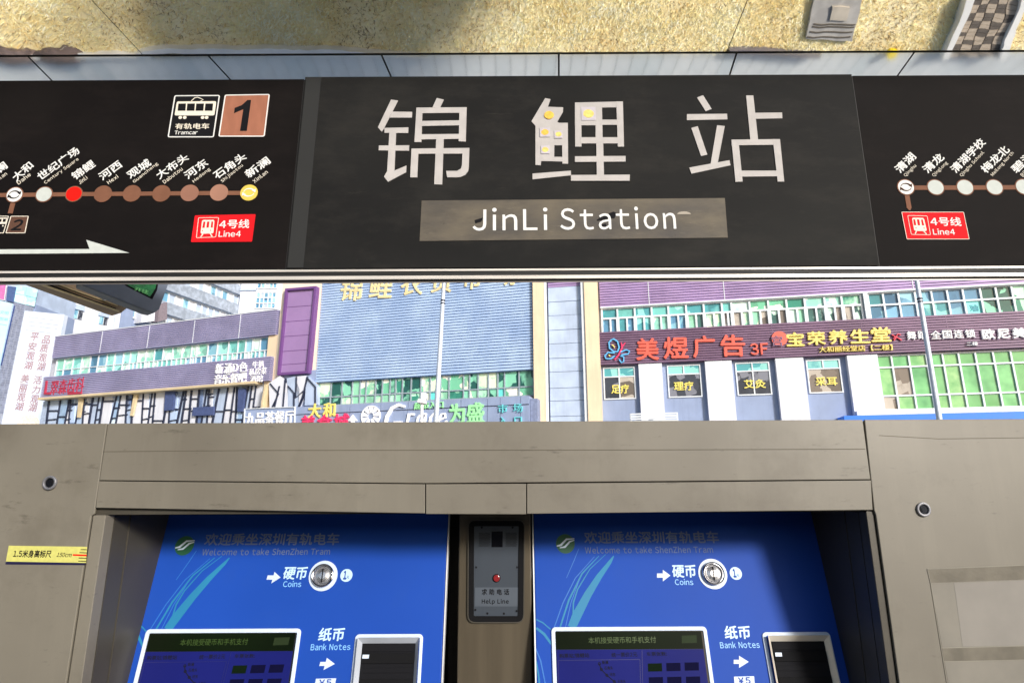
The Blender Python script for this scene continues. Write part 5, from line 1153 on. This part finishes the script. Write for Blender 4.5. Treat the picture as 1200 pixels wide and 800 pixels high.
for i in range(0, len(zref)-1):
    zt_, zb_ = zref[i], zref[i+1]
    if i % 2 == 0:
        b = MB(); b.rect(TP, aa(TP, 150, 350), aa(TP, 279.5, 345), zb_, zt_, 0, 1.0); obj('balcony_band', b, mat('speckled_grey_cladding', S(160, 172, 190, .9), .7, 0, .2, 1.5), t)
    else:
        X = [aa(TP, 150, 350)+j*(aa(TP, 279, 345)-aa(TP, 150, 350))/16 for j in range(17)]
        frame_grid(t, TP, X, 0, [zb_, zt_], .25, .05, .3, m_frame, [G_blue[0], m_walll, m_wallw, m_walll], gd=(.05, .15), seed=50+i)
BP2 = Pl(at_y(300, 350, 104), (1, 0, 0), (0, 0, 1))
t = thing('gridded_tower', 'white tower with gridded windows beside the cream column', 'building', (BP2.w(*BP2.px(305, 350)).x, 104, FZ))
gx = lambda x: aa(BP2, x, 350)
b = MB(); b.rect(BP2, gx(281), gx(332), FZ-BP2.o.z, 45, -10, 0); obj('wall', b, m_wallw, t)
X = [gx(x) for x in (300.5, 305, 309.5, 314.5, 319, 323.5)]; Zs = [bz_(BP2, 310, y) for y in (361.5, 355.5, 349, 343)]
frame_grid(t, BP2, X, 0, Zs, .16, .02, .2, m_frame, [G_blue[0], G_blue[1], m_walll], seed=60)
Zs = [bz_(BP2, 310, y) for y in (338, 332, 326)]; frame_grid(t, BP2, X, 0, Zs, .16, .02, .2, m_frame, [G_blue[0], G_blue[1], m_walll], seed=61)
b = MB(); b.rect(BP2, gx(281), gx(300), bz_(BP2, 290, 341), bz_(BP2, 290, 339.5), 0, .3); obj('ledge', b, m_walll, t)

# ------------------------------------------------------------------ banner tower and boards, far left
NP = Pl((0, 57, 0), (1, 0, 0), (0, 0, 1))
gzl = FZ
t = thing('banner_tower', 'tall pale blue banner with brown vertical Chinese slogans', 'banner', (NP.w(*NP.px(40, 480)).x, 57, FZ))
def quad_down(q, n_=None):                # continue a leaning outline straight down to the ground
    out = [NP.px(*p_) for p_ in q]; return out
q = [(29, 364), (75.5, 368.5), (51, 497), (1.5, 497)]
ab = [NP.px(*p_) for p_ in q]
def ext(a, b_): f = (FZ-a[1])/(b_[1]-a[1]); return (a[0]+(b_[0]-a[0])*f, FZ)
b = MB(); b.prism(NP, [ab[0], ab[1], ext(ab[1], ab[2]), ext(ab[0], ab[3])], -.5, 0); obj('banner_sheet', b, mat('banner_blue_white', S(204, 218, 240, .92), .7, 0, .05, .6, col2=S(222, 230, 244, .92)), t)
m_slog = mat('slogan_brown', S(164, 140, 150), .6, 0, .05, 2)
zf = Z(0, 320, 4.4444)
cols_ = ('平安观湖', [(180, 330), (168, 380), (158, 430), (148, 478)]), ('美丽观湖', [(130, 548), (120, 598), (110, 645), (100, 692)]), ('品质观湖', [(241, 345), (230, 390), (221, 440), (214, 485)]), ('活力观湖', [(196, 555), (188, 605), (180, 655), (170, 698)])
for s, pos in cols_:
    for ch, (x, y) in zip(s, pos): text(NP, ch, zf(x-20, y-1), zf(x+20, y+2), 9.6, m_slog, t, 0, .03, bold=.018, name='character')
b = MB()
for y in (228, 250, 270, 295): b.spx(NP, zl(zf, (150-(y-228)*.25, y), (310-(y-228)*.25, y+20)), .5, 0, .03)
obj('header_line', b, mat('slogan_faint', S(176, 184, 206), .6), t)
b = MB(); c = NP.px(33, 497); k = pscale(NP, 33, 497); b.prism(NP, [(c[0]+13*k*math.cos(i*math.pi/16), c[1]+11.5*k*math.sin(i*math.pi/16)) for i in range(17)], 0, .02); obj('banner_picture', b, mat('banner_cream', S(238, 224, 206), .6), t)
t = thing('brick_pier', 'grey tiled pier between the blue board and the slogan banner', 'pier', (NP.w(*NP.px(12, 480)).x, 57.2, FZ))
pl_ = NP.shift(-.1)
q = [(16.5, 353), (30, 357), (4, 485), (-12, 485)]; ab = [pl_.px(*p_) for p_ in q]
b = MB(); b.prism(pl_, [ab[0], ab[1], ext(ab[1], ab[2]), ext(ab[0], ab[3])], -1, 0); obj('pier_body', b, mat('pier_mortar', S(150, 158, 178), .8), t)
b = MB(); nrow = 46
for i in range(nrow):
    f0, f1 = i/nrow, (i+.82)/nrow
    for j in range(3):
        g0, g1 = (j+.05+(i % 2)*.1)/3.1, (j+.9+(i % 2)*.1)/3.1
        q4 = [lerp(lerp(ab[0], ab[3], f0), lerp(ab[1], ab[2], f0), g0), lerp(lerp(ab[0], ab[3], f0), lerp(ab[1], ab[2], f0), g1), lerp(lerp(ab[0], ab[3], f1), lerp(ab[1], ab[2], f1), g1), lerp(lerp(ab[0], ab[3], f1), lerp(ab[1], ab[2], f1), g0)]
        b.prism(pl_, q4, 0, .03)
obj('tiles', b, mat('pier_tile', S(126, 134, 158), .7, 0, .2, 4), t, kind='stuff')
b = MB(); b.spx(pl_, zl(zf, (75, 170), (5, 480)), .9, -.2, .08); obj('edge_pipe', b, mat('deep_blue', S(40, 66, 130), .5), t)
t = thing('blue_board', 'pale blue notice board at the left picture edge', 'notice board', (NP.w(*NP.px(0, 480)).x, 57.4, FZ))
q = [(-30, 345), (15.5, 356), (0, 428), (-45, 428)]; ab = [NP.px(*p_) for p_ in q]
b = MB(); b.prism(NP, [ab[0], ab[1], ext(ab[1], ab[2]), ext(ab[0], ab[3])], -.3, .05); obj('board_sheet', b, mat('board_pale_cyan', S(190, 220, 244, .92), .6, 0, .05, 1), t)
text(NP, '文明', (0, 365.5), (10, 367), 4, m_lblue, t, .05, .07); text(NP, '观湖', (-1, 373), (9, 374.5), 3.6, m_lblue, t, .05, .07)
b = MB(); b.spx(NP, [(-10, 378), (8, 381)], .5, .05, .08); obj('board_line', b, m_lblue, t)
QP = Pl((0, 60, 0), (1, 0, 0), (0, 0, 1))
t = thing('glass_corner_building', 'pale cyan glazed box with pink panel at the upper left edge', 'building', (QP.w(*QP.px(20, 480)).x, 46, FZ))
b = MB(); b.pp(QP, [(-60, 300), (47, 310), (38, 362), (14, 357), (-60, 340)], -6, -.1); obj('wall', b, m_walll, t)
b = MB(); qq = QP.px(40, 362); b.rect(QP, QP.px(-60, 400)[0], qq[0]-.1, FZ, QP.px(14, 356)[1], -6, -.3); obj('wall', b, m_wallg, t)
for q in ([(20, 334), (31, 336.5), (29, 346), (18, 343.5)], [(31.5, 336.6), (44, 339.5), (42, 349), (29.5, 346.1)], [(18, 344), (28.8, 346.5), (27, 356), (16, 353.5)], [(29.3, 346.6), (42, 349.5), (40, 359), (27.4, 356.2)]):
    b = MB(); b.pp(QP, q, 0, .06); obj('glass_panel', b, glassmat('glass_ice', (166, 226, 238), (190, 240, 244)), t)
b = MB(); b.pp(QP, [(9, 335), (18, 336), (15, 354), (7, 352)], -.1, .2); obj('dark_return', b, mat('slate_blue', S(70, 92, 140), .6), t)
b = MB(); b.pp(QP, [(-20, 325), (7.5, 331), (4.5, 351), (-20, 346)], -.1, .1); obj('pink_panel', b, mat('pink_panel', S(196, 110, 170), .6), t)
b = MB(); b.spx(QP, [(7.5, 333), (4.8, 351.5), (-20, 347)], .8, .1, .2); obj('panel_edge', b, m_frame, t)

# ------------------------------------------------------------------ street poles, camera, railing
def pole(p_top, p_bot, y, r0, r1, lab):
    a = at_y(*p_top, y); c = at_y(*p_bot, y); dirv = (a-c)/(a.z-c.z); foot = c+dirv*(FZ+.12-c.z); top = a+dirv*1.8
    t = thing('lamp_post', lab, 'lamp post', tuple(foot), 'pale lamp posts')
    b = MB(); b.tube(foot, top, r0, r1, 16); obj('pole', b, m_polem, t)
    b = MB(); b.tube(foot, foot+Vector((0, 0, .25)), r0*1.9, r0*1.9, 16); obj('base_flange', b, m_polem, t)
    b = MB(); cc = a+dirv*(-.5*y/17); b.tube(cc, cc+dirv*.05, r1*1.35, r1*1.35, 14); b.tube(cc-dirv*.08, cc-dirv*.04, r1*1.35, r1*1.35, 14); obj('collar', b, m_dframe, t)
    b = MB(); b.tube(top, top+Vector((.9, -.3, .15)), .03, .025, 8); b.tube(top+Vector((.7, -.23, .12)), top+Vector((1.3, -.43, .2)), .07, .05, 8); obj('lamp_head', b, m_polem, t)
pole((520, 334), (510.8, 495), 17, .088, .05, 'pale grey lamp post in front of the blue louvres')
pole((1074.8, 332), (1100.5, 489), 17, .085, .055, 'pale grey lamp post crossing the plum shop fascia at right')
yc = 20
t = thing('street_camera', 'white street camera on a slim post before the Grace sign', 'camera', tuple(at_y(496, 612, yc)))
cpn = Pl((0, yc, 0), (1, 0, 0), (0, 0, 1)); zf = Z(340, 320, 4.4444)
b = MB(); b.pp(cpn, zl(zf, (682, 622), (708, 620), (712, 645), (706, 656), (680, 650)), -.15, .1); obj('camera_housing', b, m_signwhite, t, bevel=.02)
b = MB(); b.pp(cpn, zl(zf, (666, 652), (706, 656), (704, 678), (660, 672)), -.2, .15); obj('camera_bracket', b, m_signwhite, t, bevel=.02)
a = at_y(494.6, 471, yc); c = at_y(495.6, 500, yc); c = a+(c-a)*((FZ+.1-a.z)/(c.z-a.z)); b = MB(); b.tube((a.x, yc, FZ+.1), a, .055, .05, 12); obj('camera_post', b, m_signwhite, t)
t = thing('railing', 'white slatted railing in front of the first white pilaster', 'railing', tuple(FP.w(*FP.px(766, 500), 1.5)))
RP = FP.shift(1.6)
for y in (484.6, 487.4, 490.2, 493, 495.8):
    b = MB(); b.rect(RP, aa(RP, 739, 490), aa(RP, 794.5, 490), bz_(RP, 766, y)-.045, bz_(RP, 766, y)+.045, 0, .05); obj('rail', b, m_frame, t)
for x in (739, 766, 794):
    b = MB(); b.rect(RP, aa(RP, x, 490)-.04, aa(RP, x, 490)+.04, bz_(RP, 766, 512), bz_(RP, 766, 484), -.05, 0); obj('post', b, m_frame, t)
b = MB(); b.rect(RP, aa(RP, 739, 490), aa(RP, 794.5, 490), FZ, bz_(RP, 766, 512), -1.0, .1); obj('plinth', b, m_wallw, t)
b = MB(); b.rect(RP, aa(RP, 760, 490), aa(RP, 767, 490), bz_(RP, 766, 498), bz_(RP, 766, 489.5), -.3, -.06); obj('box', b, m_wallg, t)

# ------------------------------------------------------------------ hanging display and light duct beyond the sign
t = thing('hanging_display', 'dark grey hanging display with a green screen seen under the station sign', 'display', tuple(at_y(150, 330, 3.2)))
ang = math.atan2(60*.97, 720)
DP = Pl(at_y(183, 366, 4.2), (.27, 1, 0), (0, 0, 1))
DP = Pl(at_y(183, 366, 3.6), (.62, .78, 0), (0, 0, 1))
m_dgrey = mat('display_casing', S(104, 112, 128), .45, 0, .08, 10)
q = [(96, 315), (203, 312), (197, 334), (187, 362), (181, 366.5), (174, 365), (96, 334)]
b = MB(); b.pp(DP, q, -.10, 0); obj('casing', b, m_dgrey, t, bevel=.006)
b = MB(); b.pp(DP, [(130, 318), (188, 318), (184, 340), (178.5, 350.5), (148, 335)], 0, .002); obj('screen_border', b, m_ink, t)
b = MB(); b.pp(DP, [(135, 318), (186, 318), (182, 338), (176, 347.5), (150, 334)], .002, .004); scn2 = obj('screen', b, mat('green_led_screen', S(22, 104, 52), .3, 0, .35, 60, emit=.25), t)
text(DP, '开往', (158, 338), (174, 342.5), 5, mat('green_led_text', S(120, 200, 120), .3, emit=.3), scn2, .004, .006)
b = MB(); p = at_y(150, 322, 3.6); b.tube(p, (p.x, p.y, CEIL+3), .03, .03); 
mb2 = MB(); mb2.box(p.x-.03, p.x+.03, p.y-.03, p.y+.03, p.z-.02, 4.6); obj('hanger', mb2, m_dgrey, t)
t = thing('cable_duct', 'long bronze ceiling duct running beside the hanging display', 'duct', tuple(at_y(100, 345, 3.8)))
EP = Pl(at_y(146, 362, 3.8), (.55, .83, 0), (0, 0, 1))
m_bronze = mat('duct_bronze', S(150, 126, 98), .5, .2, .12, 6, stretch=(1, 1, 6)); m_gold = mat('duct_gold_edge', S(206, 186, 140), .4, .2, .08, 10)
b = MB(); b.pp(EP, [(20, 322), (40, 312), (149, 355), (148.5, 361), (142, 366.5), (134, 364)], -.12, 0); obj('duct_body', b, m_bronze, t)
for pts, w_, m in (([(30, 326), (60, 337), (100, 350.5), (140, 364.5)], 2.0, m_gold), ([(50, 326), (90, 341), (138, 358)], 1.2, m_gold), ([(44, 328), (84, 343), (136, 361.5)], 1.4, m_ink), ([(80, 327), (110, 339), (148, 356)], .9, m_gold)):
    b = MB(); b.spx(EP, pts, w_, 0, .01+random.uniform(0, .003)); obj('duct_edge', b, m, t)
b = MB(); b.spx(EP, [(119, 347.5), (123, 351.5), (127, 351)], 1.0, .01, .03); obj('hook', b, m_signwhite, t)
p = at_y(120, 340, 3.9); mb2 = MB(); mb2.box(p.x-.03, p.x+.03, p.y-.02, p.y+.04, p.z, 4.6); obj('hanger', mb2, m_dgrey, t)
mb2 = MB(); mb2.box(-14, -.9, 3.3, 5.2, 4.6, 4.8); obj('canopy_roof', mb2, m_wallg, kind='structure', label='far canopy slab carrying the display and duct')
